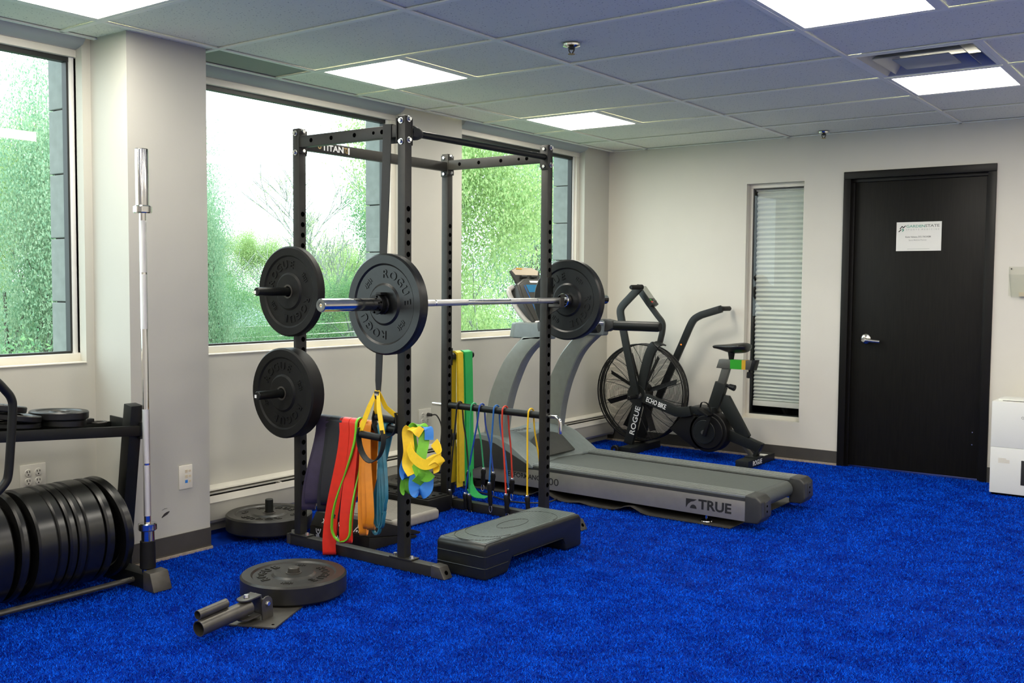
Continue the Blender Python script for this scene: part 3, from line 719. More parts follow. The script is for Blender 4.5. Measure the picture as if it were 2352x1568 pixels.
barbell((BXX, CY, BZ), (0, 1, 0.004), .655, .445, 'steel barbell resting on the rack hooks with one bumper plate at each end')
YN = CY-.655-.034      # inner faces of the plates
plate(.050, (BXX, YN-.052, BZ-.004), (0, -1, 0), 'bumper plate on the near end of the racked barbell with a collar against it', 'bumper plates on the racked barbell', spin=-.75+PI, both=True)
plate(.050, (BXX, -CY*0+CY+.655+.086, BZ+.004), (0, 1, 0), 'bumper plate on the far end of the racked barbell, partly behind the rack post', 'bumper plates on the racked barbell', spin=2.2, both=True)
t = thing('barbell_collar', 'black clamp collar on the near sleeve of the racked barbell', 'collar', (BXX, YN-.07, BZ))
T = frame_m((BXX, YN-.054, BZ-.004), (1, 0, 0), (0, 0, 1))
b = MB(); b.lathe([(.025, 0), (.043, 0), (.044, .008), (.040, .012), (.040, .030), (.043, .034), (.042, .044), (.025, .044), (.025, 0)], T, 12); b.build('ring', M['bikeblk'], t)
b = MB(); b.box(T @ Vector((.012, .046, .022)), (.03, .04, .012)); b.build('clamp_lever', M['bikeblk'], t, bevel=.003)
for k in range(6):
    a = k*PI/3+.3; b = MB(); b.cyl(T @ Vector((.034*math.cos(a), .034*math.sin(a), .0435)), T @ Vector((.034*math.cos(a), .034*math.sin(a), .0452)), .005, None, 8); b.build('recess', M['slot'], t)
# plates stored on the rack pegs
plate(.046, (.600, FY-.055, 1.257), (0, -1, 0), 'thinner bumper plate on the upper peg of the rack post', 'bumper plates stored on the rack pegs', 'rubber3', spin=.55)
plate(.083, (.600, FY-.098, .766), (0, -1, 0), 'thick bumper plate on the lower peg of the rack post', 'bumper plates stored on the rack pegs', 'rubber3', spin=.35)

# ------------------------------------------------------------------ bands hung on the front pipe
def ease(u): return u*u*(3-2*u)
def band(name, label, m, xt, f, k, zb, width, th, bar=(FY+.022, .641, .0195), tw=None, group='elastic bands hung on the rack', cat='resistance band', loops=1, wob=0.0, off=0.0, spread=.35):
    """a closed loop of band over the pipe: xt top x, f/k = (x, y) of the front and back strand near the bottom"""
    by, bz, br = bar; br = br+th/2+.0008+off
    t = thing(name, label, cat, (xt, by, bz), group)
    for L in range(loops):
        dx = (L-(loops-1)/2)*width*spread; fx, fy = f[0]+dx*1.4, f[1]-.006*L; kx, ky = k[0]+dx, k[1]+.004*L; z_ = zb+.035*L*(1 if L % 2 else .5); x_ = xt+dx
        sx, sy = kx-fx, ky-fy; d = math.hypot(sx, sy); rad = d/2; wb = Vector((-sy, sx, 0)).normalized() if d > 1e-6 else Vector((1, 0, 0))
        if wb.x < 0: wb = -wb
        X = Vector((1, 0, 0)); P = []; W = []
        n = 14
        for i in range(9):
            a = PI*i/8; P.append((x_, by-br*math.cos(a), bz+br*math.sin(a))); W.append(X)
        for i in range(1, n):
            u = i/n; e = ease(u); z = bz+(z_+rad-bz)*u
            P.append((x_+(kx-x_)*e+wob*math.sin(u*5+L), by+br+(ky-by-br)*e, z)); W.append((X*(1-e)+wb*e).normalized())
        mx, my = (fx+kx)/2, (fy+ky)/2
        for i in range(9):
            a = PI*i/8; P.append((mx+(kx-mx)*math.cos(a), my+(ky-my)*math.cos(a), z_+rad-rad*math.sin(a)*1.0)); W.append(wb)
        for i in range(n-1, 0, -1):
            u = i/n; e = ease(u); z = bz+(z_+rad-bz)*u
            P.append((x_+(fx-x_)*e+wob*math.cos(u*4+L), by-br+(fy-by+br)*e, z)); W.append((X*(1-e)+wb*e).normalized())
        b = MB(); b.ribbon(P, W, width*(1-.0*L), th, closed=True); b.build('band_loop', M[m], t, ang=50)
    return t
yf, yb = -3.985, -3.905
band('resistance_band', 'wide dark purple elastic band, first from the stored plates on the rack', 'bandpurple', .785, (.735, -3.990), (.700, -3.955), .200, .064, .005, loops=2)
band('resistance_band', 'wide black elastic band hung between the purple and red bands', 'bandblack', .850, (.838, -3.985), (.806, -3.95), .205, .064, .005, loops=2)
band('resistance_band', 'navy black elastic band half hidden behind the longest red band', 'bandnavy', .890, (.905, -3.972), (.880, -3.94), .165, .050, .005)
band('resistance_band', 'longest red elastic band, hanging down to the carpet', 'bandred', .930, (.873, -3.998), (.846, -3.968), .006, .062, .005, wob=.004)
band('resistance_band', 'red elastic band beside the thin lime green band', 'bandred', .992, (.985, -4.0), (.958, -3.965), .080, .056, .005, wob=.004)
band('resistance_band', 'thin lime green elastic band hung over the red bands', 'bandlime', 1.016, (.905, -4.012), (1.022, -4.006), .09, .012, .006, off=.006)
band('resistance_band', 'orange elastic bands looped in several strands beside the teal band', 'bandorange', 1.068, (1.120, -3.995), (1.080, -3.945), .130, .034, .004, loops=3, wob=.006, spread=.62)
band('resistance_band', 'thin teal blue elastic band in several loose strands', 'bandteal', 1.175, (1.222, -3.990), (1.140, -3.965), .150, .015, .008, loops=4, wob=.008, spread=.8)
# suspension trainer
t = thing('suspension_trainer', 'black strap with yellow webbing and padded handles hung on the rack crossmember', 'suspension trainer', (1.21, -3.97, 2.0))
b = MB(); b.ribbon([(1.212, -3.917, 1.93), (1.212, -3.916, 1.97), (1.212, -3.916, 2.010), (1.212, -3.960, 2.010), (1.212, -3.961, 1.95), (1.213, -3.972, 1.70), (1.210, -3.985, 1.40), (1.200, -3.992, 1.10), (1.192, -3.995, .86), (1.191, -3.995, .80)], (1, .1, 0), [.045, .046, .048, .048, .046, .044, .040, .042, .034, .022], .004); b.build('black_strap', M['webbing'], t)
b = MB(); b.box((1.190, -4.0, .795), (.026, .016, .036)); tagp = b.build('tag', M['ink'], t, bevel=.002)
text('TRX', .013, frame_m((1.190, -4.0086, .797), (1, 0, 0), (0, 0, 1)), M['whiteprint'], tagp, depth=.0004, bold=.01)
for (hx, hy, hz, lx) in ((1.186, -4.035, .615, .066), (1.192, -3.945, .685, .062)):
    yw = hy; P = []
    for sg in (-1, 1):
        b = MB(); b.ribbon([(1.190+sg*.004, -4.0, .815), (1.190+sg*.03, (-4.0+hy)/2-.004, .74), (hx+sg*(lx+.004), hy, hz+.012)], (.75, .25, .5*sg), [.016, .022, .024], .003); b.build('yellow_webbing', M['yellow'], t)
    b = MB(); b.cyl((hx-lx, hy, hz), (hx+lx, hy, hz-.006), .0165, None, 16, .003); b.build('handle_grip', M['rubber3'], t)
    pts = [(hx+math.cos(a)*(lx+.012), hy-.002, hz-.004+(math.sin(a)*(.115 if hy < -4 else .085) if math.sin(a) < 0 else math.sin(a)*.012)) for a in [PI+PI*i/14 for i in range(15)]]
    b = MB(); b.ribbon([(hx-lx-.004, hy, hz+.03)]+pts+[(hx+lx+.004, hy, hz+.03)], (0, 1, .25), .030, .004); b.build('foot_loop', M['webbing'], t)
# straps bunched on the pin handle
def strap(name, label, m, ribs):
    t = thing(name, label, 'strap', ribs[0][0][0], 'stretching straps bunched on the rack pin')
    for pts, wd, wid in ribs:
        b = MB(); b.ribbon(catmull(pts, 6), wd, wid, .0025); b.build('webbing', M[m], t, ang=60)
strap('stretch_strap', 'lime green strap bunched on the steel pin of the front post', 'strapgreen', [
    ([(1.372, -3.96, .55), (1.362, -3.965, .63), (1.375, -3.95, .664), (1.41, -3.94, .662), (1.43, -3.955, .60), (1.44, -3.985, .53), (1.47, -4.0, .47), (1.435, -4.01, .425)], (.70, .71, 0), .048),
    ([(1.362, -3.965, .62), (1.350, -3.972, .52), (1.342, -3.975, .44), (1.334, -3.978, .385), (1.345, -3.974, .366), (1.357, -3.97, .385), (1.356, -3.97, .43)], (.70, .71, 0), .040),
    ([(1.40, -3.99, .50), (1.44, -4.0, .47), (1.48, -3.995, .455), (1.50, -3.985, .475)], (.1, .1, 1), .045)])
strap('stretch_strap', 'bright yellow strap wrapped round the bunch on the steel pin', 'yellow', [
    ([(1.376, -3.985, .66), (1.365, -3.99, .64), (1.378, -3.995, .56), (1.375, -4.0, .50), (1.41, -4.005, .46)], (.70, .71, 0), .050),
    ([(1.378, -4.0, .585), (1.42, -4.018, .545), (1.48, -4.018, .515), (1.525, -4.005, .525), (1.545, -3.98, .55), (1.52, -3.96, .575), (1.49, -3.955, .605)], (.1, .1, 1), .046),
    ([(1.50, -4.01, .525), (1.535, -4.0, .545), (1.56, -3.99, .53), (1.545, -3.985, .505), (1.515, -3.99, .49)], (.3, .3, .9), .036),
    ([(1.378, -3.99, .66), (1.41, -3.985, .655), (1.43, -3.97, .64)], (.70, .71, 0), .045)])
strap('stretch_strap', 'bright blue strap hanging lowest in the bunch on the pin', 'strapblue', [
    ([(1.365, -3.985, .52), (1.352, -3.992, .47), (1.365, -3.99, .44), (1.39, -3.985, .47)], (.70, .71, 0), .052),
    ([(1.42, -3.99, .46), (1.418, -4.0, .42), (1.425, -4.0, .385), (1.445, -3.99, .378), (1.46, -3.97, .40), (1.455, -3.96, .45)], (.70, .71, 0), .056),
    ([(1.415, -3.945, .60), (1.42, -3.942, .655), (1.445, -3.94, .655), (1.452, -3.945, .61)], (.70, .71, 0), .040)])
# flat bands on the back peg
PEG = (0, 0, 0)
def pegband(label, m, y0, zb, width, x, tail=None):
    t = thing('flat_band', label, 'resistance band', (x, y0, .877), 'flat latex bands on the back peg')
    r = .0205+.003
    for L, (dx, zz, w_) in enumerate(((0, zb, width), (.006, zb+.03, width*.92))):
        P = [(x+r*math.cos(a)+dx*math.cos(a), y0, .877+(r+dx)*math.sin(a)) for a in [PI*i/8 for i in range(9)]]
        P = [(x+.030+dx, y0+.012*L, zz)]+[(x+.027+dx, y0+.006*L, .6)]+P+[(x-.026-dx, y0, .6), (x-.028-dx, y0+.01, zz+.02)]
        if tail and L == 0: P = [(x+.15, y0+.03, .035), (x+.09, y0+.015, .04), (x+.05, y0, .085), (x+.034, y0, .17)]+P[1:]
        b = MB(); b.ribbon(catmull(P, 4), (0, 1, 0), w_, .003); b.build('band_strip', M[m], t, ang=50)
pegband('yellow flat latex band draped over the back peg of the rack', 'bandyellow', -2.715, .10, .055, .594)
pegband('green flat latex band draped over the back peg beside the yellow one', 'bandgreen', -2.637, .16, .075, .594, True)
# tube bands with handles on the back pipe
PIPE = (BY+.022, .595)
def tubeband(label, m, xt, f, k, carab=True):
    by, bz = PIPE; r = .0195+.006
    t = thing('tube_band', label, 'resistance band', (xt, by, bz), 'tube bands with handles on the back pipe')
    P = [(xt, by-r*math.cos(a), bz+r*math.sin(a)) for a in [PI*i/8 for i in range(9)]]
    xf, zf, lf = f; xk, zk, lk = k
    P = [(xf, by-.036, zf), (xf+(xt-xf)*.45, by-.034, zf+(bz-zf)*.45), (xt-.003+(xf-xt)*.12, by-r-.003, bz-.10)]+P+[(xt+.006, by+r+.003, bz-.10), (xk+(xt-xk)*.45, by+.036, zk+(bz-zk)*.45), (xk, by+.036, zk)]
    b = MB(); b.tube(catmull(P, 4), .0048, 8); b.build('rubber_tube', M[m], t)
    for (x, y, z, L, lean) in ((xf, by-.036, zf, lf, .01), (xk, by+.036, zk, lk, -.006)):
        b = MB(); b.cyl((x, y, z+.008), (x, y, z-.004), .0095, None, 12, .002); b.build('end_ring', M['zinc'], t)
        b = MB(); e = Vector((x+lean, y, z-L)); p = Vector((x, y, z-.003)); q = p.lerp(e, .35)
        b.tube([p, p.lerp(e, .15), q, p.lerp(e, .8), e], [.0125, .0155, .0125, .0135, .010], 12); b.build('handle', M['rubber3'], t)
        if carab:
            c = e+Vector((0, 0, -.0)); pts = [c+Vector((.010*math.sin(a)*(1.0), 0, -.018+.020*math.cos(a))) for a in [2*PI*i/12 for i in range(12)]]
            pts = [q_ if q_.z < c.z-.004 else q_+Vector((0, 0, -.002)) for q_ in pts]
            b = MB(); b.tube(pts, .0018, 6, closed=True); b.build('carabiner', M['zinc'], t)
tubeband('black tube band with handles, nearest the rear rack post', 'tubeblack', .695, (.652, .102, .09), (.735, .213, .10))
tubeband('green tube band with handles, beside the black one on the back pipe', 'tubegreen', .800, (.797, .095, .085), (.845, .24, .09))
tubeband('dark blue tube band with crossed strands on the back pipe', 'tubeblue', .858, (.768, .098, .088), (.915, .225, .10))
tubeband('lighter blue tube band between the dark blue and red ones', 'tubelblue', .962, (.942, .180, .125), (1.025, .145, .09))
tubeband('red tube band with handles on the back pipe', 'tubered', 1.023, (1.060, .130, .10), (1.050, .205, .08))
tubeband('yellow tube band with handles beside the right rear rack post', 'tubeyellow', 1.200, (1.205, .140, .10), (1.262, .118, .08))

# ------------------------------------------------------------------ weight storage at the left: rack, plates, upright bar
t = thing('plate_rack', 'black plate rack with a sloping tray on top, against the left window wall', 'weight rack', (.45, -4.80, 0))
b = MB(); b.bb(.08, .655, -4.832, -4.762, .0, .062); b.build('foot_beam', M['black'], t, bevel=.003)
b = MB(); b.prism([(.640, 0), (.640, .082), (.690, .078), (.718, 0)], 'y', -4.842, -4.752); b.build('foot_cap', M['steel'], t, bevel=.006)
b = MB(); d = Vector((.108, 0, .72)); m = frame_m((0, 0, 0), (1, 0, -.15), (0, 1, 0)).to_3x3()
b.box((.405, -4.757, .405), (.058, .058, .73), m); b.build('upright', M['black'], t, bevel=.004)
b = MB(); b.tube([(.37, -4.80, .06), (.335, -4.775, .20)], .012, 8); b.build('brace', M['black'], t)
for x in (.555, .235): b = MB(); b.tube([(x, -4.80, .030), (x, -6.2, .030)], .012, 10); b.build('cradle_rod', M['steel'], t)
b = MB(); b.cyl((.610, -4.797, .08), (.610, -4.797, .200), .033, .031, 24, .003); b.build('bar_holder', M['rubber3'], t)
for x0, x1 in ((.470, .486), (.245, .261)):
    b = MB(); q = [(x0, -4.735, .628), (x1, -4.735, .628), (x1, -4.735, .672), (x0, -4.735, .672), (x0, -6.2, .735), (x1, -6.2, .735), (x1, -6.2, .779), (x0, -6.2, .779)]
    b.add(q, [(0, 1, 2, 3), (4, 5, 6, 7), (0, 1, 5, 4), (1, 2, 6, 5), (2, 3, 7, 6), (3, 0, 4, 7)]); b.build('tray_rail', M['black'], t, bevel=.002)
b = MB(); q = [(.261, -4.735, .630), (.470, -4.735, .630), (.470, -4.735, .635), (.261, -4.735, .635), (.261, -6.2, .737), (.470, -6.2, .737), (.470, -6.2, .742), (.261, -6.2, .742)]
b.add(q, [(0, 1, 2, 3), (4, 5, 6, 7), (0, 1, 5, 4), (1, 2, 6, 5), (2, 3, 7, 6), (3, 0, 4, 7)]); b.build('tray_floor', M['black'], t)
b = MB(); b.bb(.30, .490, -4.745, -4.70+.0, .615, .625); b.prism([(.25, .625), (.49, .625), (.49, .688), (.25, .700)], 'y', -4.742, -4.733); b.build('end_bracket', M['black'], t, bevel=.002)
b = MB(); b.cyl((.44, -4.733, .66), (.44, -4.745, .66), .010, None, 6); b.build('bolt', M['steel'], t)
barbell((.602, -4.793, .930), (-.012, .004, 1), .655, .268, 'steel barbell standing upright in the corner holder by the grey column')
# the row of plates
row = [(.040, .034, 'leaning end plate of the row, nearest the upright barbell', .10), (.036, .006, 'thin plate second in the row from the upright barbell', 0), (.080, .005, 'thick plate third in the row from the upright barbell', 0),
       (.034, .003, 'thin plate fourth in the row from the upright barbell', 0), (.034, .004, 'thin plate fifth in the row from the upright barbell', 0), (.042, .004, 'medium plate sixth in the row from the upright barbell', 0),
       (.080, .030, 'thick plate below the wall outlet, seventh in the row', 0), (.032, .028, 'thin plate standing alone between two gaps, eighth in the row', -.03), (.074, .005, 'thick plate left of the two gaps, ninth in the row', 0),
       (.056, .005, 'plate tenth in the row, near the left edge of the photo', 0), (.042, .005, 'plate eleventh in the row, at the left edge of the photo', 0), (.080, .004, 'thick plate at the cut left end of the row', 0)]
y = -4.868
for k, (th, gap, lab, tl) in enumerate(row):
    ax = Vector((0, -1, 0)); p = Vector((.397-.004*(k % 3), y-th, .243))
    o = plate(th, p, ax, 'black rubber '+lab, 'bumper plates standing in the floor rack', 'shiny', letters=False)
    if tl:
        o.matrix_world = Matrix.Translation(p) @ Matrix.Rotation(tl, 4, 'X') @ Matrix.Rotation(tl*.5, 4, 'Z') @ Matrix.Translation(-p) @ o.matrix_world
    y -= th+gap
# small plates on the tray
def smallplate(r, th, loc, label, tilt=(0, 0), m='rubber'):
    t = thing('small_weight_plate', label, 'weight plate', loc, 'small plates on the tray')
    t.rotation_euler = (tilt[0], tilt[1], 0)
    T = Matrix.Translation(loc)
    b = MB(); pr = [(.028, th-.004), (.034, th-.001), (.040, th-.001), (.044, th-.005), (r*.72, th-.005), (r*.78, th), (r-.004, th), (r, th-.004), (r, .004), (r-.004, 0), (.028, 0), (.028, th-.004)]
    b.lathe(pr, T, 40); b.build('iron_disc', M[m], t)
    b = MB(); b.lathe([(.0255, th-.003), (.033, th+.0005), (.0335, th-.002), (.0255, .002), (.0255, th-.003)], T, 24); b.build('hub_ring', M['steel'], t)
zt = lambda y: .674+(-4.735-y)*.073
SLP = -.073
for (r, th, x, y, z, lab, tl) in ((.100, .030, .372, -5.040, 0, 'lower small plate of the level stack on the tray, under the wider one', (SLP, 0)), (.116, .032, .366, -5.045, .031, 'upper small plate of the level stack on the tray, with a recessed face', (SLP+.03, 0)),
      (.095, .022, .375, -5.235, .0, 'lowest small plate of the tilted stack behind the black tube', (SLP, 0)), (.112, .026, .372, -5.250, .032, 'middle small plate of the tilted stack behind the black tube', (SLP-.10, .02)), (.118, .026, .368, -5.315, .072, 'top small plate of the tilted stack behind the black tube', (SLP-.12, .0))):
    smallplate(r, th, (x, y, zt(y)+z), lab, tl)
t = thing('spring_collar', 'wire collar clip lying on the rack tray', 'collar', (.40, -4.885, zt(-4.885)))
b = MB(); pts = [(.40+.030*math.cos(a), -4.885+.030*math.sin(a), zt(-4.885)+.012) for a in [2*PI*i/20 for i in range(20)]]
b.tube(pts, .004, 6, closed=True); b.build('ring', M['steel'], t)
b = MB(); b.box((.385, -4.93, zt(-4.9)+.018), (.03, .05, .022)); b.build('clamp', M['bikeblk'], t, bevel=.004)
# tubular handle of a machine at the left edge
t = thing('tubular_frame', 'bent black steel tube of a machine cut by the left edge of the photo', 'machine frame', (.75, -5.55, 0))
pts = catmull([(.75, -5.60, 1.02), (.75, -5.505, .95), (.75, -5.462, .905), (.75, -5.440, .872), (.75, -5.436, .83), (.75, -5.446, .70), (.75, -5.456, .60), (.75, -5.470, .565), (.75, -5.51, .53), (.75, -5.58, .49), (.75, -5.72, .44), (.75, -5.78, .40), (.75, -5.80, .30), (.75, -5.80, .02)], 5)
b = MB(); b.tube(pts, .0155, 14); b.build('bent_tube', M['black'], t)
b = MB(); b.cyl((.75, -5.80, 0), (.75, -5.80, .03), .022, None, 14); b.build('foot_cap', M['rubber3'], t)
b = MB(); b.tube([(.75, -5.60, 1.02), (.75, -5.80, 1.15), (.75, -6.1, 1.15)], .0155, 12); b.build('bent_tube', M['black'], t)

# ------------------------------------------------------------------ landmine base and floor plates
LC = Vector((1.172, -4.482, 0))
dirv = Vector((-.0, 0, 0))
t = thing('landmine_base', 'black steel landmine base with a pivoting bar tube, weighed down by a plate', 'landmine base', (1.30, -4.70, 0))
c0, c1, c2 = Vector((1.289, -4.904, 0)), Vector((1.456, -4.824, 0)), Vector((1.350, -4.536, 0))
ex = (c1-c0).normalized(); ey = Vector((-ex.y, ex.x, 0)); W_ = (c1-c0).length
m4 = frame_m(c0, ex, ey)
b = MB(); vs = [m4 @ Vector((x, y, z)) for z in (0, .007) for x, y in ((-.02, 0), (W_, 0), (W_, .50), (-.02, .50))]
b.add(vs, [(0, 1, 2, 3), (4, 5, 6, 7), (0, 1, 5, 4), (1, 2, 6, 5), (2, 3, 7, 6), (3, 0, 4, 7)]); b.build('base_plate', M['steel'], t, bevel=.0015)
b = MB(); p = m4 @ Vector((W_-.022, .03, .0071)); b.cyl(p, p+Vector((0, 0, .0006)), .006, None, 12); b.build('bolt_hole', M['slot'], t)
b = MB(); b.cyl(LC+Vector((0, 0, .005)), LC+Vector((0, 0, .112)), .0235, None, 24, .003); b.build('post', M['steel'], t)
# swivel tube pointing away from the plate, toward the viewer's left
tip = Vector((1.300, -5.120, .040)); root_p = Vector((1.305, -4.825, .062))
ax = (root_p-tip).normalized(); side = Vector((ax.y, -ax.x, 0)).normalized()
PB = Vector((1.318, -4.80, .0))
tip = Vector((1.335, -5.075, .046)); root_p = Vector((1.318, -4.835, .062)); ax = (root_p-tip).normalized(); side = Vector((ax.y, -ax.x, 0)).normalized()
b = MB(); b.pipe(tip, root_p, .0295, .003, 28); b.build('bar_tube', M['steel'], t)
b = MB(); b.cyl(tip+ax*.06, root_p, .0262, None, 20); b.build('tube_core', M['dark'], t)
q0 = tip+ax*.005+Vector((-.012, 0, .046)); b = MB(); b.pipe(q0, q0+ax*.135, .0175, .0025, 20); o = b.build('handle_tube', M['steel'], t)
b = MB(); b.cyl(q0+ax*.04, q0+ax*.13, .0152, None, 14); b.build('tube_core', M['dark'], o)
# clevis: top and bottom tongues, upright, hinge ears
zc = root_p.z
for dz in (.034, -.040):
    b = MB(); pts = [(-.030, 0), (.030, 0), (.030, -.055)]+[(.030*math.cos(a), -.055-.030*math.sin(a)) for a in [PI*i/8 for i in range(1, 8)]]+[(-.030, -.055)]
    mm = frame_m(root_p+ax*.035+Vector((0, 0, dz)), side, ax)
    b.add([mm @ Vector((x, y, z)) for z in (0, .006) for x, y in pts], [tuple(range(len(pts))), tuple(range(2*len(pts)-1, len(pts)-1, -1))]+[(i, (i+1) % len(pts), len(pts)+(i+1) % len(pts), len(pts)+i) for i in range(len(pts))])
    b.build('clevis_tongue', M['steel'], t, bevel=.001)
b = MB(); mm = frame_m((0, 0, 0), side, ax).to_3x3(); b.box(root_p+ax*.038, (.060, .006, .080), mm); b.build('clevis_back', M['steel'], t)
p = root_p-ax*.012+Vector((0, 0, .041)); b = MB(); b.cyl(p, p+Vector((0, 0, .010)), .012, .010, 6); b.build('bolt', M['zinc'], t)
b = MB(); b.cyl(root_p+ax*.06-side*.03, root_p+ax*.06+side*.03, .014, None, 14); b.build('hinge_barrel', M['steel'], t)
for sg in (-1, 1):
    b = MB(); mm = frame_m(root_p+ax*.06+side*sg*.034, ax, (0, 0, 1)); pts = [(-.028, -.060), (.028, -.060), (.028, .0)]+[(.028*math.cos(a), .028*math.sin(a)) for a in [PI*i/8 for i in range(1, 8)]]+[(-.028, 0)]
    b.add([mm @ Vector((x, y, z)) for z in (-.003, .003) for x, y in pts], [tuple(range(len(pts))), tuple(range(2*len(pts)-1, len(pts)-1, -1))]+[(i, (i+1) % len(pts), len(pts)+(i+1) % len(pts), len(pts)+i) for i in range(len(pts))])
    b.build('hinge_ear', M['steel'], t, bevel=.001)
    p = root_p+ax*.06+side*sg*.037; b = MB(); b.cyl(p, p+side*sg*.010, .010, .008, 6); b.build('bolt', M['zinc'], t)
plate(.080, (LC.x, LC.y, .090), (0, 0, 1), 'dusty bumper plate lying flat on the landmine base in the foreground', 'bumper plates lying flat', 'rubber2', spin=2.2)
def stand(loc, label):
    x, y = loc; t = thing('plate_stand', label, 'weight stand', (x, y, 0), 'post stands with a plate on')
    b = MB(); b.cyl((x, y, .02), (x, y, .182), .0205, None, 22, .003); b.build('post', M['black'], t)
    b = MB(); b.lathe([(0, .026), (.14, .026), (.15, .022), (.15, .016), (0, .016)], Matrix.Translation((x, y, 0)), 28); b.build('base_disc', M['black'], t)
    for k in range(4):
        a = k*PI/2+.3; b = MB(); b.cyl((x+.13*math.cos(a), y+.13*math.sin(a), 0), (x+.12*math.cos(a), y+.12*math.sin(a), .02), .014, .012, 12); b.build('foot', M['steel'], t)
stand((.303, -3.88), 'black post stand on the carpet by the column, its post through a plate')
plate(.083, (.303, -3.88, .114), (0, 0, 1), 'bumper plate lying on the post stand by the grey column', 'bumper plates lying flat', 'rubber2', spin=.5)
stand((.325, -2.74), 'black post stand behind the front rack post, its post through a plate')
plate(.083, (.325, -2.74, .116), (0, 0, 1), 'bumper plate lying on the stand below the wall outlet with the plug', 'bumper plates lying flat', 'rubber2', spin=1.2)

# ------------------------------------------------------------------ steps, boards, pad
t = thing('step_platform', 'black aerobic step with a ribbed top lying beside the rack', 'step platform', (1.56, -3.47, 0))
x0, x1, y0, y1, zt_ = 1.425, 1.705, -3.862, -3.075, .160
pr = [(y0, 0), (y0, zt_-.02), (y0+.02, zt_), (y1-.02, zt_), (y1, zt_-.02), (y1, 0), (y1-.14, 0), (y1-.165, .062), (y0+.205, .062), (y0+.18, .02), (y0+.17, 0)]
b = MB(); b.prism(pr, 'x', x0, x1); b.build('body', M['step'], t, bevel=.014, seg=3)
b = MB(); b.bb(x0+.022, x1-.022, y0+.022, y1-.022, zt_-.004, zt_+.002); b.build('tread_top', M['steptop'], t, bevel=.004)
b = MB()
for k in range(74):
    y = y0+.03+k*.01; b.bb(x0+.028, x1-.028, y, y+.0035, zt_+.0015, zt_+.0032)
o = b.build('tread_ribs', M['steptop'], t, flat=True); o['kind'] = 'stuff'
cx_, cy_ = (x0+x1)/2, (y0+y1)/2
for (rx, ry, oy) in ((.048, .11, 0),):
    b = MB(); b.tube([(cx_+rx*math.cos(a), cy_+oy+ry*math.sin(a), zt_+.0030) for a in [2*PI*i/36 for i in range(36)]], .0016, 6, closed=True); b.build('tread_groove', M['step'], t)
for (cyy, sg, rr) in ((y0+.10, 1, .16), (y0+.02, 1, .17), (y1-.10, -1, .16)):
    b = MB(); b.tube([(cx_+.115*math.cos(a), cyy+sg*rr*.75*(1-math.sin(a)), zt_+.003) for a in [PI*i/16 for i in range(17)]], .0015, 6); b.build('tread_groove', M['step'], t)
b = MB(); b.bb(x0-.004, x0+.16, y0-.004, y0+.16, .03, .036)
for z in (.052, .105):
    b = MB(); b.tube([(x0-.001, y0+.16, z), (x0-.001, y0+.01, z), (x0+.01, y0-.001, z), (x1-.01, y0-.001, z), (x1+.001, y0+.01, z), (x1+.001, y0+.17, z)], .0022, 6); b.build('moulded_seam', M['step'], t)
b = MB(); b.tube([(x1+.001, y0+.21, .068), (x1+.001, y1-.17, .068), (x1+.001, y1-.15, .04)], .0022, 6); b.build('moulded_seam', M['step'], t)

t = thing('slant_board', 'lower black foam wedge board with white print, behind the hanging red bands', 'slant board', (.74, -3.65, 0), 'stacked foam wedges')
b = MB(); b.prism([(-3.815, .0), (-3.812, .066), (-3.47, .014), (-3.465, 0)], 'x', .535, .955); b.build('foam_wedge', M['slant'], t, bevel=.004)
text('STRONGTEK', .034, frame_m((.745, -3.8155, .032), (1, 0, 0), (0, .04, 1)), M['whiteprint'], t, depth=.0006, bold=.008, sx=.85)
def figure(o, u, v, par):
    m = frame_m(o, u, v); b = MB()
    b.lathe([(0, 0), (.006, 0), (.006, .0006), (0, .0006)], m @ Matrix.Translation((0, .018, 0)), 12)
    for pts in ([(-.016, .024), (-.012, .006), (-.003, -.002), (-.005, -.022)], [(.018, .026), (.010, .006), (.003, -.002), (.008, -.022)], [(-.014, -.006), (-.010, -.018)]):
        b.ribbon([m @ Vector((x, y, .0004)) for x, y in catmull([(p[0], p[1], 0) for p in pts], 4) for _ in (0,)] if False else [m @ Vector((p.x, p.y, .0004)) for p in catmull([(q[0], q[1], 0) for q in pts], 4)], m.to_3x3() @ Vector((1, .3, 0)), .006, .0006)
    b.build('printed_emblem', M['whiteprint'], par)
figure((.60, -3.8155, .034), (1, 0, 0), (0, .04, 1), t)
t = thing('slant_board', 'upper black foam wedge board turned over with its print upside down', 'slant board', (.74, -3.62, .07), 'stacked foam wedges')
b = MB(); b.prism([(-3.811, .0675), (-3.770, .130), (-3.74, .133), (-3.43, .022), (-3.45, .0145)], 'x', .535, .955); b.build('foam_wedge', M['slant'], t, bevel=.004)
uu = (-1, 0, 0); vv = (0, -.55, -.84)
text('STRONGTEK', .034, frame_m((.690, -3.7925, .0975), uu, vv), M['whiteprint'], t, depth=.0006, bold=.008, sx=.85)
figure((.860, -3.7925, .0985), uu, vv, t)
t = thing('foam_pad', 'grey ribbed foam pad lying flat inside the rack', 'foam pad', (.55, -3.35, 0))
b = MB(); b.bb(.30, .785, -3.462, -3.085, 0, .058); b.build('pad_body', M['foam'], t, bevel=.02, seg=4)
b = MB()
for k in range(34): y = -3.455+k*.011; b.bb(.315, .765, y, y+.004, .0575, .0592)
o = b.build('surface_ribs', M['foam'], t, flat=True); o['kind'] = 'stuff'
t = thing('step_block', 'small black plastic block with holes in its top, standing in the rack', 'step block', (.50, -2.97, 0))
b = MB(); b.bb(.22, .692, -3.075, -2.872, .0, .088); b.build('block', M['rubber3'], t, bevel=.012, seg=2)
b = MB(); b.bb(.235, .677, -3.062, -2.885, .086, .094); b.build('lid', M['rubber3'], t, bevel=.005)
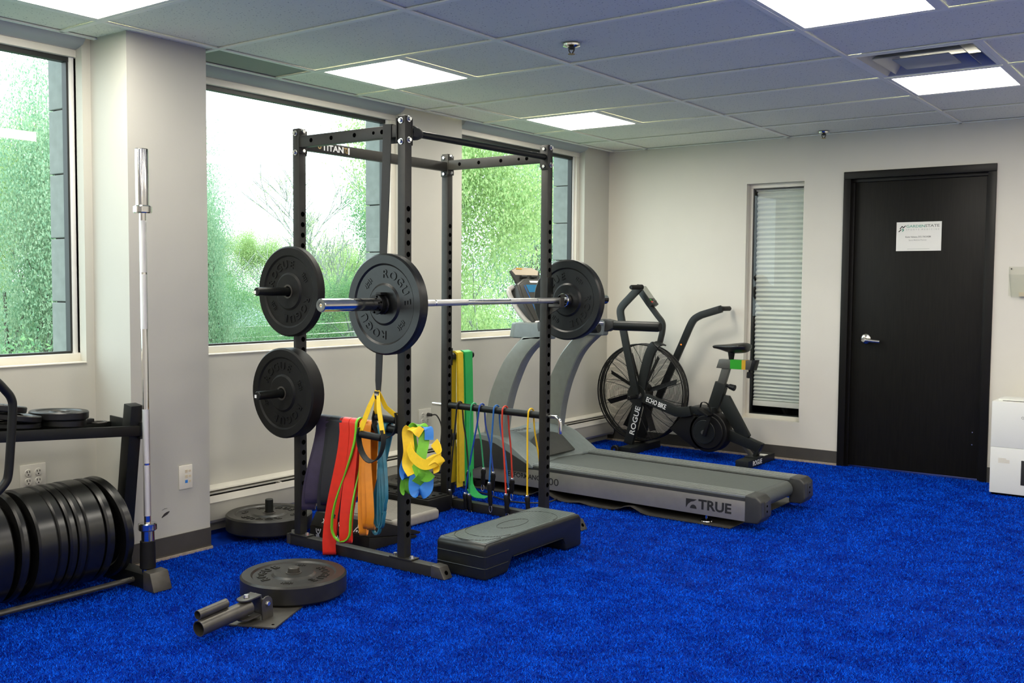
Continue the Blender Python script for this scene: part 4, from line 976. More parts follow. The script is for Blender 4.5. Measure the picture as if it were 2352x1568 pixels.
for ix in range(6):
    for iy in (0, 1, 2): 
        p = (.27+ix*.075, -3.035+iy*.060, .0942); b = MB(); b.lathe([(0, .0004), (.012, .0004), (.012, 0)], Matrix.Translation(p), 12); b.build('hole', M['slot'], t)
# rubber mat under the treadmill
t = thing('treadmill_mat', 'thin worn rubber mat with curled edges under the treadmill', 'mat', (1.1, -1.82, 0))
nx, ny = 60, 6; vs = []; fs = []
for iz in (0, 1):
    for i in range(nx+1):
        for j in range(ny+1):
            x = .10+2.062*i/nx; y = -2.300+.955*j/ny; e = abs(j/ny-.0); w_ = max(0, 1-e*3)
            z = .001+.004*iz+w_*(.036*math.exp(-((x-1.535)/.065)**2)+.045*math.exp(-((x-.93)/.075)**2)+.012*math.exp(-((x-1.2)/.05)**2))
            vs.append((x+.012*(y+1.82)*(1 if i == nx else 0), y, z))
N_ = (nx+1)*(ny+1); I = lambda iz, i, j: iz*N_+i*(ny+1)+j
for iz in (0, 1):
    for i in range(nx):
        for j in range(ny): fs.append((I(iz, i, j), I(iz, i+1, j), I(iz, i+1, j+1), I(iz, i, j+1)))
for i in range(nx):
    for j in (0, ny): fs.append((I(0, i, j), I(0, i+1, j), I(1, i+1, j), I(1, i, j)))
for j in range(ny):
    for i in (0, nx): fs.append((I(0, i, j), I(0, i, j+1), I(1, i, j+1), I(1, i, j)))
b = MB(); b.add(vs, fs); b.build('rubber_sheet', M['mat'], t)

# ------------------------------------------------------------------ treadmill
TN, TF = -2.272, -1.498
t = thing('treadmill', 'large grey treadmill with arched legs, its deck pointing to the right', 'treadmill', (1.2, -1.885, 0))
def rise(x): return .012*(2.28-x)/1.5
def slopebox(x0, x1, y0, y1, z0, z1):
    b = MB(); vs = [(x, y, z+rise(x)) for x in (x0, x1) for y in (y0, y1) for z in (z0, z1)]
    return b.add(vs, [(0, 1, 3, 2), (4, 6, 7, 5), (0, 4, 5, 1), (2, 3, 7, 6), (0, 2, 6, 4), (1, 5, 7, 3)])
for nm, (y0, y1) in (('near', (TN, TN+.006)), ('far', (TF-.006, TF))):
    o = slopebox(.30, 2.235, y0, y1, .044, .152).build('side_panel', M['treadsilver'], t, bevel=.0015)
    if nm == 'near':
        sy = TN-.0004
        def tt(s, size, x, z, bold, fit): text(s, size, frame_m((x, sy, z), (1, 0, -.008), (0, 0, 1)), M['ink'], o, depth=.0005, bold=bold, fit=fit, align='LEFT')
        tt('TRUE', .074, 1.955, .100, .030, .194); tt('PERFORMANCE', .042, .630, .117, .014, .288); tt('100', .062, .935, .104, -.002, .097)
        def printed(poly, nm='printed_logo'): b = MB(); b.prism(poly, 'y', sy-.0004, sy); b.build(nm, M['ink'], o)
        printed([(1.880, .074), (1.880, .126), (1.946, .126), (1.930, .116), (1.910, .110), (1.893, .096)])
        printed([(1.905, .074)]+[(1.925+.020*math.cos(a), .074+.022*math.sin(a)) for a in [PI-PI*i/8 for i in range(9)]])
for (y0, y1, k0) in ((TN+.002, TN+.132, 0), (TF-.132, TF-.002, 1)):
    slopebox(.40, 2.235, y0, y1, .150, .168).build('rail_base', M['tmdark'], t)
    slopebox(.45, 2.235, y0+.006, y1-.004, .168, .182).build('side_rail', M['rail'], t, bevel=.003)
    for k in range(4):
        yy = y0+.018+k*.029; slopebox(.45, 2.23, yy, yy+.017, .181, .1865).build('rail_rib', M['rail'], t, bevel=.002)
slopebox(.50, 2.19, TN+.134, TF-.134, .120, .150).build('deck', M['dark'], t)
b = MB(); pr = [(.55, .170+rise(.55)), (2.20, .168)]+[(2.205+.048*math.sin(a), .120+.048*math.cos(a)) for a in [PI*i/10 for i in range(1, 11)]]+[(2.10, .076), (2.10, .10), (.55, .16)]
b.prism(pr, 'y', TN+.148, TF-.148); b.build('running_belt', M['belt'], t)
b = MB()
for k in range(60): y = TN+.151+k*.0079; b.tube([(2.202+.0485*math.sin(a), y+.002, .120+.0485*math.cos(a)) for a in [PI*i/8 for i in range(0, 7)]], .0016, 4)
o = b.build('belt_ribs', M['belt'], t); o['kind'] = 'stuff'
for (y0, y1) in ((TN-.004, TN+.136), (TF-.136, TF+.004)):
    b = MB(); b.prism([(2.225, .038), (2.225, .188), (2.290, .184), (2.318, .160), (2.322, .070), (2.30, .040)], 'y', y0, y1); c = b.build('end_cap', M['tmdark'], t, bevel=.010, seg=3)
    b = MB(); b.bb(2.31, 2.3235, y0+.045, y0+.10, .075, .155); b.build('cap_cover', M['tmgrey'] if False else M['tmdark'], c, bevel=.004)
    for z in (.10, .13): b = MB(); b.cyl((2.322, y0+.07, z), (2.325, y0+.07, z), .006, None, 10); b.build('screw', M['slot'], c)
for y in (TN+.03, TF-.03):
    for x in (1.995,):
        b = MB(); b.lathe([(0, .006), (.030, .006), (.033, .010), (.031, .016), (.014, .024), (.008, .026), (.008, .05), (0, .05)], Matrix.Translation((x, y-.008, 0)), 24); b.build('levelling_foot', M['chrome'], t)
    b = MB(); b.cyl((.40, y, .045), (.40, y, .0), .03, None, 14); b.build('wheel', M['rubber3'], t)
slopebox(.32, 2.0, TN+.05, TF-.05, .040, .12).build('frame', M['dark'], t)
# motor hood
hp = [(.21, .045), (.20, .20), (.27, .300), (.42, .345), (.56, .338), (.66, .302), (.80, .212), (.84, .184), (.84, .17), (.50, .17)]
b = MB(); yA, yM, yB = TN-.006, (TN+TF)/2, TF+.006
sect = [(yA, 0.0, .0), (yA+.035, 0, .006), (yA+.20, -.0, .012), (yM-.16, -.04, .004), (yM, -.055, -.010), (yM+.16, -.04, .004), (yB-.20, 0, .012), (yB-.035, 0, .006), (yB, 0, .0)]
np_ = len(hp); vs = []; fs = []
for (y, dx, dz) in sect:
    for k, (x, z) in enumerate(hp):
        w_ = 1 if 3 <= k <= 8 else 0; vs.append((x+(dx if 5 <= k <= 8 else 0), y, z+dz*w_))
for a in range(len(sect)-1):
    for k in range(np_): fs.append((a*np_+k, a*np_+(k+1) % np_, (a+1)*np_+(k+1) % np_, (a+1)*np_+k))
fs += [tuple(range(np_)), tuple((len(sect)-1)*np_+k for k in range(np_))]
b.add(vs, fs); hood = b.build('motor_hood', M['tmgrey'], t, bevel=.006)
for y in (yA-.001, yB+.001):
    b = MB(); b.prism([(.215, .05), (.205, .195), (.275, .288), (.42, .318), (.55, .300), (.80, .196), (.80, .145), (.42, .142)], 'y', y-.004, y+.004); b.build('hood_side_cover', M['tmdark'], hood)
# dark panel as painted shade of the back slope's scoop and its printed name
nrm = Vector((.54, 0, .84)).normalized(); ctr = Vector((.70, yM+.02, .285))
mh = frame_m((.655, yM+.02, .294), (0, 1, 0), (-.80, 0, .60))
b = MB(); pts = [(x_, y_) for x_, y_ in [(-.26, -.155), (.26, -.155)]+[(.26*math.cos(a), -.155+.20*math.sin(a)) for a in [PI*i/14 for i in range(1, 14)]]]
b.add([mh @ Vector((x_, y_, z_)) for z_ in (.006, .016) for x_, y_ in pts], [tuple(range(len(pts))), tuple(range(2*len(pts)-1, len(pts)-1, -1))]+[(i, (i+1) % len(pts), len(pts)+(i+1) % len(pts), len(pts)+i) for i in range(len(pts))]); b.build('hood_scoop_shade', M['tmdark'], hood, bevel=.004)
text('TRUE', .060, frame_m((.555, yM-.12, .356), (0, 1, 0), (-.99, 0, .05)), M['tmdark'], hood, depth=.0008, bold=.01, sx=1.25)
# arched legs
fr = [(.43, .26), (.438, .38), (.455, .50), (.485, .62), (.53, .72), (.585, .82), (.65, .90), (.735, .985)]
re = [(.90, .985), (.80, .90), (.735, .82), (.685, .72), (.645, .62), (.612, .50), (.592, .38), (.58, .26)]
for y0, y1 in ((-2.245, -2.165), (-1.605, -1.525)):
    P = [(p.x, p.y) for p in catmull([(a, c, 0) for a, c in fr], 4)]+[(p.x, p.y) for p in catmull([(a, c, 0) for a, c in re], 4)]
    n_ = len(P)//2; b = MB(); vs = []; fs = []
    for k in range(n_):
        a, c = P[k], P[2*n_-1-k]
        for y in (y0, y1): vs += [(a[0], y, a[1]), (c[0], y, c[1])]
    for k in range(n_-1):
        q, r_ = 4*k, 4*k+4
        fs += [(q, q+1, r_+1, r_), (q+2, r_+2, r_+3, q+3), (q, r_, r_+2, q+2), (q+1, q+3, r_+3, r_+1)]
    fs += [(0, 2, 3, 1), (4*n_-4, 4*n_-3, 4*n_-1, 4*n_-2)]
    b.add(vs, fs); b.build('arched_leg', M['tmleg'], t, bevel=.016, seg=3)
# tray, console, rails
tr = [(.575, -2.12), (.60, -2.20), (.66, -2.245), (.92, -2.245), (.93, -2.225), (.93, -2.165), (.91, -2.15), (.79, -2.14), (.735, -2.08), (.735, -1.69), (.79, -1.63), (.91, -1.62), (.93, -1.605), (.93, -1.545), (.92, -1.525), (.66, -1.525), (.60, -1.57), (.575, -1.65)]
b = MB(); vs = []; n_ = len(tr)
for z, sc in ((.968, 1.0), (1.062, 1.0)):
    vs += [(x+(0 if z < 1 else .012), y+(0 if z < 1 else (.010 if y < yM else -.010)), z) for x, y in tr]
b.add(vs, [tuple(range(n_)), tuple(range(2*n_-1, n_-1, -1))]+[(i, (i+1) % n_, n_+(i+1) % n_, n_+i) for i in range(n_)]); b.build('console_tray', M['tmgrey'], t, bevel=.012, seg=3)
b = MB(); b.tube([(.90, -2.205, 1.045), (1.24, -2.205, 1.045), (1.262, -2.205, 1.045)], [.030, .030, .026], 16); b.build('hand_rail', M['black'], t)
b = MB(); b.tube([(.99, -1.562, 1.036), (1.31, -1.562, 1.036), (1.328, -1.562, 1.036)], [.032, .032, .027], 16); b.build('hand_rail', M['black'], t)
b = MB(); b.prism([(.84, .985), (.84, 1.075), (.94, 1.078), (.99, 1.068), (1.0, 1.05), (1.0, 1.02), (.95, .996)], 'y', -1.60, -1.525); b.build('rail_bracket', M['tmdark'], t, bevel=.010)
b = MB(); b.prism([(.84, .985), (.84, 1.075), (.90, 1.075), (.92, 1.03), (.90, .99)], 'y', -2.24, -2.17); b.build('rail_bracket', M['tmdark'], t, bevel=.010)
for k, x in enumerate((.86, .90)): b = MB(); b.cyl((x, -1.66, 1.055), (x+.035, -1.62, 1.055), .020-.003*k, None, 16); b.build('chrome_ferrule', M['chrome'], t)
mc = frame_m((.615, -1.885, 1.195), (0, 1, 0), (-.50, 0, .866)); m3 = mc.to_3x3()
b = MB(); cs = [(-.215, -.17), (.215, -.17), (.235, -.02), (.205, .115), (.10, .155), (-.10, .155), (-.205, .115), (-.235, -.02)]
b.add([mc @ Vector((x, y, z)) for z in (-.045, .022) for x, y in cs], [tuple(range(8)), tuple(range(15, 7, -1))]+[(i, (i+1) % 8, 8+(i+1) % 8, 8+i) for i in range(8)]); con = b.build('console', M['tmdark'], t, bevel=.014, seg=3)
b = MB(); b.add([mc @ Vector((x*.90, y*.90, z)) for z in (.0215, .026) for x, y in cs], [tuple(range(8)), tuple(range(15, 7, -1))]+[(i, (i+1) % 8, 8+(i+1) % 8, 8+i) for i in range(8)]); b.build('console_face', M['console'], con, bevel=.003)
for (x0_, x1_, y0_, y1_, m_, nm) in ((-.12, .06, .05, .105, 'screen', 'display'), (-.145, -.136, -.12, .10, 'tubelblue', 'blue_stripe'), (-.06, .06, .12, .135, 'whiteprint', 'printed_name'), (-.05, .05, -.10, -.04, 'tmgrey', 'key_pad')):
    b = MB(); b.add([mc @ Vector((x, y, z)) for z in (.025, .0275) for x, y in ((x0_, y0_), (x1_, y0_), (x1_, y1_), (x0_, y1_))], [(0, 1, 2, 3), (4, 5, 6, 7), (0, 1, 5, 4), (1, 2, 6, 5), (2, 3, 7, 6), (3, 0, 4, 7)]); b.build(nm, M[m_], con)
for sg in (-1, 1):
    b = MB(); y_ = -1.885+sg*.225
    b.tube(catmull([(.545, y_-sg*.02, 1.285), (.535, y_+sg*.008, 1.262), (.548, y_+sg*.012, 1.225), (.60, y_+sg*.006, 1.145), (.665, y_-sg*.006, 1.070), (.70, y_-sg*.03, 1.055), (.73, y_-sg*.08, 1.055)], 5), .0175, 12); b.build('chrome_handle', M['alu'], t)
mr = frame_m((.515, -1.905, 1.372), (0, 1, 0), (-.42, 0, .90)); cs2 = [(-.135, -.085), (.135, -.085), (.16, .02), (.09, .045), (-.09, .045), (-.16, .02)]
b = MB(); b.add([mr @ Vector((x, y, z)) for z in (-.016, .0) for x, y in cs2], [tuple(range(6)), tuple(range(11, 5, -1))]+[(i, (i+1) % 6, 6+(i+1) % 6, 6+i) for i in range(6)]); rk = b.build('reading_rack', M['tmdark'], t, bevel=.005)
b = MB(); b.add([mr @ Vector((x*.93, y*.80+.004, z)) for z in (-.001, .002) for x, y in ((-.135, -.02), (.135, -.02), (.16, .02), (.09, .046), (-.09, .046), (-.16, .02))], [tuple(range(6)), tuple(range(11, 5, -1))]+[(i, (i+1) % 6, 6+(i+1) % 6, 6+i) for i in range(6)]); b.build('card_panel', M['beige'], rk)
b = MB(); b.add([mr @ Vector((x, y, z)) for z in (.002, .0035) for x, y in ((-.10, .028), (-.03, .028), (-.03, .037), (-.09, .037))], [(0, 1, 2, 3), (4, 5, 6, 7), (0, 1, 5, 4), (1, 2, 6, 5), (2, 3, 7, 6), (3, 0, 4, 7)]); b.build('printed_mark', M['yellowtape'], rk)
for x in (-.055, .055): b = MB(); b.cyl(mr @ Vector((x-.03, -.028, .010)), mr @ Vector((x+.03, -.028, .010)), .009, None, 10); b.build('page_clip', M['tmdark'], rk)

# ------------------------------------------------------------------ air bike
t = BIKE = thing('air_bike', 'black fan bike with a caged fan and a green-taped saddle slide, by the back wall', 'exercise bike', (.9, -.33, 0))
YC = -.33; FC = Vector((.525, YC, .463)); FR = .378
def flatbar(nm, pts, wid, th, y, m='bike', rot=None, parent=None, bevel=.004):
    """bar in the XZ plane at depth y: wid in plane, th along Y"""
    P = [Vector((a, y, c)) for a, c in pts]; W = []
    for i in range(len(P)):
        T = (P[min(i+1, len(P)-1)]-P[max(i-1, 0)]).normalized(); W.append(Vector((-T.z, 0, T.x)))
    b = MB(); b.ribbon(P, W, wid, th); return b.build(nm, M[m], parent or t, bevel=bevel)
for y0, y1, x, nm in ((-.575, -.085, .515, 'front'), (-.575, -.085, 1.475, 'rear')):
    b = MB(); b.bb(x-.050, x+.050, y0, y1, .0, .055); f = b.build('foot_bar', M['bike'], t, bevel=.004)
    b = MB(); b.bb(x-.050, x+.050, -.42, -.30, .055, .061); b.build('mount_plate', M['bike'], f, bevel=.001)
    if nm == 'rear':
        text('ROGUE', .050, frame_m((x+.0505, -.413, .027), (0, 1, 0), (0, 0, 1)), M['whiteprint'], f, depth=.0006, bold=.010, fit=.165)
        b = MB(); b.bb(x-.02, x+.042, -.28, -.20, .0555, .057); b.build('warning_label', M['paper'], f)
for y in (-.60, -.06):
    b = MB(); b.cyl((.445, y-.016, .034), (.445, y+.016, .034), .034, None, 20, .004); b.build('wheel', M['bikeblk'], t)
    b = MB(); b.cyl((.445, y-.018, .034), (.445, y+.018, .034), .010, None, 12); b.build('axle_cap', M['chrome'], t)
# mast on the near side: from the front foot up over the hub to the top of the cage
mast = [(p.x, p.z) for p in catmull([(.463, 0, .058), (.505, 0, .22), (.555, 0, .43), (.592, 0, .60), (.628, 0, .74), (.66, 0, .815), (.685, 0, .842)], 5)]
mo = flatbar('mast', mast, .075, .034, -.425)
b = MB(); b.ribbon(catmull([(.685, -.425, .840), (.70, -.40, .855), (.70, -.36, .855), (.69, -.31, .848)], 4), (.9, 0, -.4), .06, .012); b.build('mast_bridge', M['bike'], t, bevel=.002)
flatbar('mast', [(.463, .058), (.505, .22), (.555, .43)], .07, .030, -.235)
dirm = Vector((.092, 0, .372)).normalized()
text('ROGUE', .060, frame_m((.528, -.4425, .248), (dirm.x, 0, dirm.z), (-dirm.z, 0, dirm.x)), M['whiteprint'], mo, depth=.0006, bold=.012, fit=.228)
# cage: rim, concentric wires, radial wires; fan inside
for y, s_ in ((-.388, -1), (-.272, 1)):
    b = MB(); b.tube([(FC.x+FR*math.cos(a), YC+s_*.045, FC.z+FR*math.sin(a)) for a in [2*PI*i/64 for i in range(64)]], .006, 6, closed=True); b.build('cage_rim', M['bikeblk'], t)
    b = MB()
    for k in range(31):
        r = .085+(FR-.09)*k/30; yy = y+s_*(-.0)*1+ (s_*.030*(1-((r/FR)**3))) ; N2 = 40
        b.tube([(FC.x+r*math.cos(a), yy, FC.z+r*math.sin(a)) for a in [2*PI*i/N2 for i in range(N2)]], .0013, 3, closed=True)
    o = b.build('cage_wires', M['bikeblk'], t); o['kind'] = 'stuff'
    for k in range(12):
        a = 2*PI*k/12+.15; pts = [(FC.x+r*math.cos(a+.25*(r/FR-.3)), y+s_*.031*(1-((r/FR)**3)), FC.z+r*math.sin(a+.25*(r/FR-.3))) for r in (.08, .15, .22, .30, FR)]
        b = MB(); b.tube(pts, .0022, 5); b.build('cage_spoke', M['bikeblk'], t)
b = MB(); b.lathe([(FR, -.024), (FR+.003, -.02), (FR+.003, .02), (FR, .024), (FR-.003, .02), (FR-.003, -.02), (FR, -.024)], frame_m(FC, (1, 0, 0), (0, 0, 1)), 64)
b.build('cage_band', M['bikeblk'], t)
b = MB(); b.cyl((FC.x, YC-.05, FC.z), (FC.x, YC+.05, FC.z), .075, None, 28, .006); b.build('fan_hub', M['bikeblk'], t)
for k in range(8):
    a = 2*PI*k/8+.32; u = Vector((math.cos(a), 0, math.sin(a))); v_ = Vector((-math.sin(a), .9, math.cos(a))).normalized()
    b = MB(); b.ribbon([FC+u*.07, FC+u*.20, FC+u*.315], [v_]*3, [.042, .046, .05], .003); b.build('fan_blade', M['bikeblk'], t)
# hub disc and foot peg on the near side
b = MB(); b.cyl((.535, -.405, .455), (.535, -.443, .455), .082, None, 28, .006); b.build('hub_cover', M['bike'], t)
b = MB(); b.cyl((.562, -.44, .448), (.562, -.47, .448), .022, None, 18, .003); b.build('pivot', M['bikegrey'], t)
b = MB(); b.cyl((.550, -.455, .440), (.548, -.585, .437), .0165, None, 16, .003); b.build('foot_peg', M['bikeblk'], t)
b = MB(); b.tube([(.520, -.45, .478), (.512, -.47, .488)], .010, 8); b.build('linkage_bolt', M['bikeblk'], t)
# moving arms with grips
arm = [(.552, .452), (.510, .63), (.462, .82), (.418, 1.01)]+[(p.x, p.z) for p in catmull([(.412, 0, 1.04), (.402, 0, 1.10), (.420, 0, 1.140), (.470, 0, 1.190)], 4)][1:]+[(.575, 1.290)]
flatbar('near_arm', arm, .058, .026, -.475)
b = MB(); b.cyl((.578, -.455, 1.287), (.570, -.485, 1.287), .021, None, 16); b.tube([(.574, -.465, 1.288), (.570, -.60, 1.286), (.5695, -.612, 1.286)], [.0185, .0185, .014], 14); b.build('grip', M['rubber3'], t)
arm = [(.590, .41), (.66, .562), (.725, .705), (.80, .87)]+[(p.x, p.z) for p in catmull([(.82, 0, .915), (.862, 0, 1.005), (.895, 0, 1.048), (.95, 0, 1.078)], 4)][1:]+[(1.115, 1.128)]
flatbar('far_arm', arm, .056, .026, -.175)
b = MB(); b.cyl((1.108, -.19, 1.127), (1.112, -.16, 1.127), .021, None, 16); b.tube([(1.110, -.175, 1.128), (1.116, -.04, 1.128), (1.1165, -.03, 1.128)], [.0185, .0185, .014], 14); b.build('grip', M['rubber3'], t)
b = MB(); b.cyl((.786, -.1885, .842), (.786, -.1915, .842), .006, None, 12); b.build('amber_reflector_glow', M['orange'], t)
# display post and display
post = [(.668, .835), (.692, .93)]+[(p.x, p.z) for p in catmull([(.697, 0, .965), (.697, 0, 1.0), (.684, 0, 1.030), (.655, 0, 1.062)], 4)]+[(.57, 1.16), (.488, 1.262)]
flatbar('display_post', post, .036, .036, YC, bevel=.003)
md = frame_m((.562, YC, 1.212), (0, 1, 0), (-.63, 0, .777))
def slab(mx, x0_, x1_, y0_, y1_, z0_, z1_): 
    b = MB(); b.add([mx @ Vector((x, y, z)) for z in (z0_, z1_) for x, y in ((x0_, y0_), (x1_, y0_), (x1_, y1_), (x0_, y1_))], [(0, 1, 2, 3), (4, 5, 6, 7), (0, 1, 5, 4), (1, 2, 6, 5), (2, 3, 7, 6), (3, 0, 4, 7)]); return b
dp = slab(md, -.050, .050, -.090, .092, -.012, .020).build('display', M['bike'], t, bevel=.005)
slab(md, -.043, .043, -.030, .085, .0195, .0215).build('lcd_window', M['lcd'], dp)
for x_, y_, m_ in ((-.034, -.046, 'green'), (-.034, -.064, 'red'), (-.008, -.046, 'bikeblk'), (-.008, -.064, 'bikegrey'), (.018, -.046, 'bikegrey'), (.018, -.064, 'bikeblk'), (.036, -.055, 'bikegrey')): slab(md, x_-.010, x_+.010, y_-.007, y_+.007, .0195, .0225).build('button', M[m_], dp)
# main beam, chain cover, crank
eb = flatbar('main_beam', [(.600, .432), (.885, .345), (.955, .350), (1.0, .362)], .074, .05, -.425)
de = Vector((.285, 0, -.087)).normalized()
text('ECHO BIKE', .054, frame_m((.712, -.4505, .398), (de.x, 0, de.z), (-de.z, 0, de.x)), M['whiteprint'], eb, depth=.0006, bold=.014, fit=.175)
b = MB(); b.prism([(.99, .395), (1.17, .395), (1.17, .335), (1.06, .335), (.99, .345)], 'y', -.43, -.25); b.build('main_beam', M['bike'], t, bevel=.005)
b = MB(); b.prism([(.90, .30), (.965, .338), (1.09, .312), (1.12, .08), (1.03, .075), (.815, .205)], 'y', -.415, -.34); b.build('chain_guard', M['bikeblk'], t, bevel=.006)
for (r_, y0, y1, m_) in ((.152, -.30, -.415, 'bikeblk'), (.128, -.415, -.43, 'bikeblk'), (.092, -.428, -.436, 'bike')):
    b = MB(); b.cyl((1.130-(.022 if r_ < .1 else 0), y0, .212), (1.130-(.022 if r_ < .1 else 0), y1, .212), r_, None, 40, .006); b.build('crank_case' if r_ > .14 else 'crank_cover', M[m_], t)
b = MB(); b.cyl((1.112, -.43, .212), (1.112, -.46, .212), .016, None, 14); b.build('crank_axle', M['bikegrey'], t)
flatbar('crank_arm', [(1.120, .185), (1.165, .345)], .030, .018, -.455, 'bikeblk', bevel=.006)
b = MB(); b.box((1.150, -.51, .372), (.095, .085, .020), Matrix.Rotation(.55, 3, 'Y')); pd = b.build('pedal', M['bikeblk'], t, bevel=.004)
b = MB(); b.ribbon(catmull([(1.105, -.50, .392), (1.125, -.51, .442), (1.17, -.51, .435), (1.195, -.50, .375)], 5), (0, 1, 0), .02, .004); b.build('toe_strap', M['bikeblk'], pd)
flatbar('crank_arm', [(1.110, .20), (1.07, .07)], .028, .018, -.21, 'bikeblk', bevel=.006)
b = MB(); b.box((1.06, -.16, .055), (.095, .085, .020)); b.build('pedal', M['bikeblk'], t, bevel=.004)
# saddle tube, saddle, rear frame
flatbar('seat_tube', [(1.131, .36), (1.200, .578)], .088, .06, YC)
flatbar('seat_post', [(1.195, .56), (1.236, .70)], .058, .04, YC, 'bikegrey', bevel=.003)
b = MB(); b.prism([(1.163, .690), (1.185, .757), (1.470, .757), (1.452, .690)], 'y', YC-.030, YC+.030); sl = b.build('saddle_slide', M['bikegrey'], t, bevel=.003)
for x0_, x1_, m_ in ((1.275, 1.365, 'green'), (1.365, 1.395, 'yellowtape')): b = MB(); b.bb(x0_, x1_, YC-.0315, YC+.0315, .6895, .7585); b.build('colour_tape', M[m_], sl)
b = MB(); b.prism([(1.428, .686), (1.446, .762), (1.478, .762), (1.458, .686)], 'y', YC-.034, YC+.034); b.build('slide_end', M['bikeblk'], sl, bevel=.003)
b = MB(); b.cyl((1.415, YC, .692), (1.415, YC, .668), .008, None, 10); b.cyl((1.415, YC, .672), (1.415, YC, .628), .020, .022, 10, .004); b.build('adjust_knob', M['bikeblk'], t)
b = MB(); b.cyl((1.235, YC, .565), (1.27, YC, .555), .010, None, 10); b.cyl((1.255, YC, .558), (1.305, YC, .545), .019, .024, 10, .004); b.build('adjust_knob', M['bikeblk'], t)
prof = [(0, .018, .862, .012), (.03, .026, .866, .016), (.08, .034, .864, .024), (.13, .052, .864, .036), (.18, .082, .868, .042), (.23, .100, .874, .044), (.27, .092, .876, .040), (.295, .055, .870, .026)]
b = MB(); vs = []; fs = []; N3 = 16
for (dx, hw, zc_, hh) in prof:
    for k in range(N3):
        a = 2*PI*k/N3; s1, c1_ = math.sin(a), math.cos(a); vs.append((1.118+dx, YC+hw*c1_, zc_-.012+(hh*.55 if s1 > 0 else hh*1.35)*s1*(1-.25*abs(c1_) if s1 < 0 else 1)))
for i in range(len(prof)-1):
    for k in range(N3): l = (k+1) % N3; fs.append((i*N3+k, i*N3+l, (i+1)*N3+l, (i+1)*N3+k))
fs += [tuple(range(N3))[::-1], tuple((len(prof)-1)*N3+k for k in range(N3))]
b.add(vs, fs); sd = b.build('saddle', M['saddle'], t, ang=80)
sd.modifiers.new('s', 'SUBSURF').levels = 1; sd.modifiers['s'].render_levels = 2
b = MB(); b.cyl((1.27, YC, .757), (1.27, YC, .822), .018, .028, 14); b.build('saddle_clamp', M['bikeblk'], t)
b = MB(); b.prism([(1.195, .39), (1.225, .49), (1.262, .485), (1.432, .205), (1.40, .165), (1.345, .185)], 'y', YC-.020, YC+.020); b.build('rear_brace', M['bike'], t, bevel=.004)
b = MB(); b.prism([(1.235, .165), (1.245, .245), (1.532, .152), (1.49, .092)], 'y', YC-.032, YC+.032); b.build('rear_beam', M['bike'], t, bevel=.004)
b = MB(); b.prism([(1.495, .14), (1.532, .148), (1.492, .058), (1.462, .058)], 'y', YC-.030, YC+.030); b.build('rear_leg', M['bike'], t, bevel=.003)
b = MB(); b.prism([(1.355, .13), (1.385, .12), (1.445, .058), (1.415, .058)], 'y', YC+.0, YC+.05); b.build('rear_leg', M['bikegrey'], t, bevel=.003)

# ------------------------------------------------------------------ right edge: appliance and literature holder
t = thing('paper_shredder', 'white floor-standing box appliance beside the black door, cut by the right edge', 'appliance', (3.26, -.28, 0))
ax0, ax1, ay0, ay1 = 3.070, 3.47, -.412, -.13
b = MB(); b.bb(ax0, ax1, ay0, ay1, .012, .302); b.build('bin', M['appliance'], t, bevel=.003)
b = MB(); b.bb(ax0, ax1, ay0, ay1, .3025, .590); b.build('body', M['appliance'], t, bevel=.003)
b = MB(); b.bb(ax0+.01, ax1-.01, ay0+.006, ay1-.006, 0, .014); b.build('base', M['slot'], t)
b = MB(); b.bb(ax0+.05, ax1-.05, ay0+.055, ay0+.075, .5885, .5912); b.build('paper_slot', M['slot'], t)
b = MB(); b.bb(ax0+.02, ax1-.02, ay0+.08, ay1-.01, .588, .600); b.build('top_cover', M['appliance'], t, bevel=.006)
b = MB()
for k in range(7): b.bb(ax0+.047, ax0+.112+(.0 if k < 5 else -.02), ay0-.0006, ay0, .205+k*.0045, .2065+k*.0045)
b.build('printed_note', M['tan'], t)
b = MB(); b.bb(ax0+.178, ax0+.20, ay0-.001, ay0+.002, .075, .23); b.build('bin_window', M['ink'], t, bevel=.0008)
b = MB(); b.tube([(ax0+.178+.007*math.cos(a), ay0-.0005, .497+.007*math.sin(a)) for a in [2*PI*i/16 for i in range(16)]], .0011, 4, closed=True); b.build('printed_logo', M['greyink'], t)
b = MB(); b.bb(ax0+.187, ax0+.20, ay0-.001, ay0, .493, .497); b.build('printed_logo', M['greyink'], t)
t = thing('literature_holder', 'clear acrylic leaflet holder screwed to the wall right of the door', 'holder', (3.18, -.02, 1.24))
b = MB(); b.bb(3.068, 3.30, -.005, -.002, 1.25, 1.442); b.build('back_sheet', M['acrylic'], t)
b = MB(); b.add([(3.075, -.045, 1.39), (3.30, -.045, 1.39), (3.30, -.030, 1.245), (3.090, -.030, 1.245), (3.075, -.048, 1.39), (3.30, -.048, 1.39), (3.30, -.033, 1.242), (3.090, -.033, 1.242)], [(0, 1, 2, 3), (4, 5, 6, 7), (0, 1, 5, 4), (1, 2, 6, 5), (2, 3, 7, 6), (3, 0, 4, 7)]); b.build('front_sheet', M['acrylic'], t)
b = MB(); b.add([(3.068, -.004, 1.442), (3.075, -.046, 1.39), (3.090, -.032, 1.243), (3.085, -.004, 1.243), (3.072, -.004, 1.442), (3.079, -.046, 1.39), (3.094, -.032, 1.243), (3.089, -.004, 1.243)], [(0, 1, 2, 3), (4, 5, 6, 7), (0, 1, 5, 4), (1, 2, 6, 5), (2, 3, 7, 6), (3, 0, 4, 7)]); b.build('side_sheet', M['acrylic'], t)
b = MB(); b.bb(3.090, 3.30, -.032, -.004, 1.243, 1.247); b.build('bottom_sheet', M['acrylic'], t)
b = MB(); b.cyl((3.083, -.004, 1.428), (3.083, -.009, 1.428), .005, None, 10); b.build('screw', M['steel'], t)
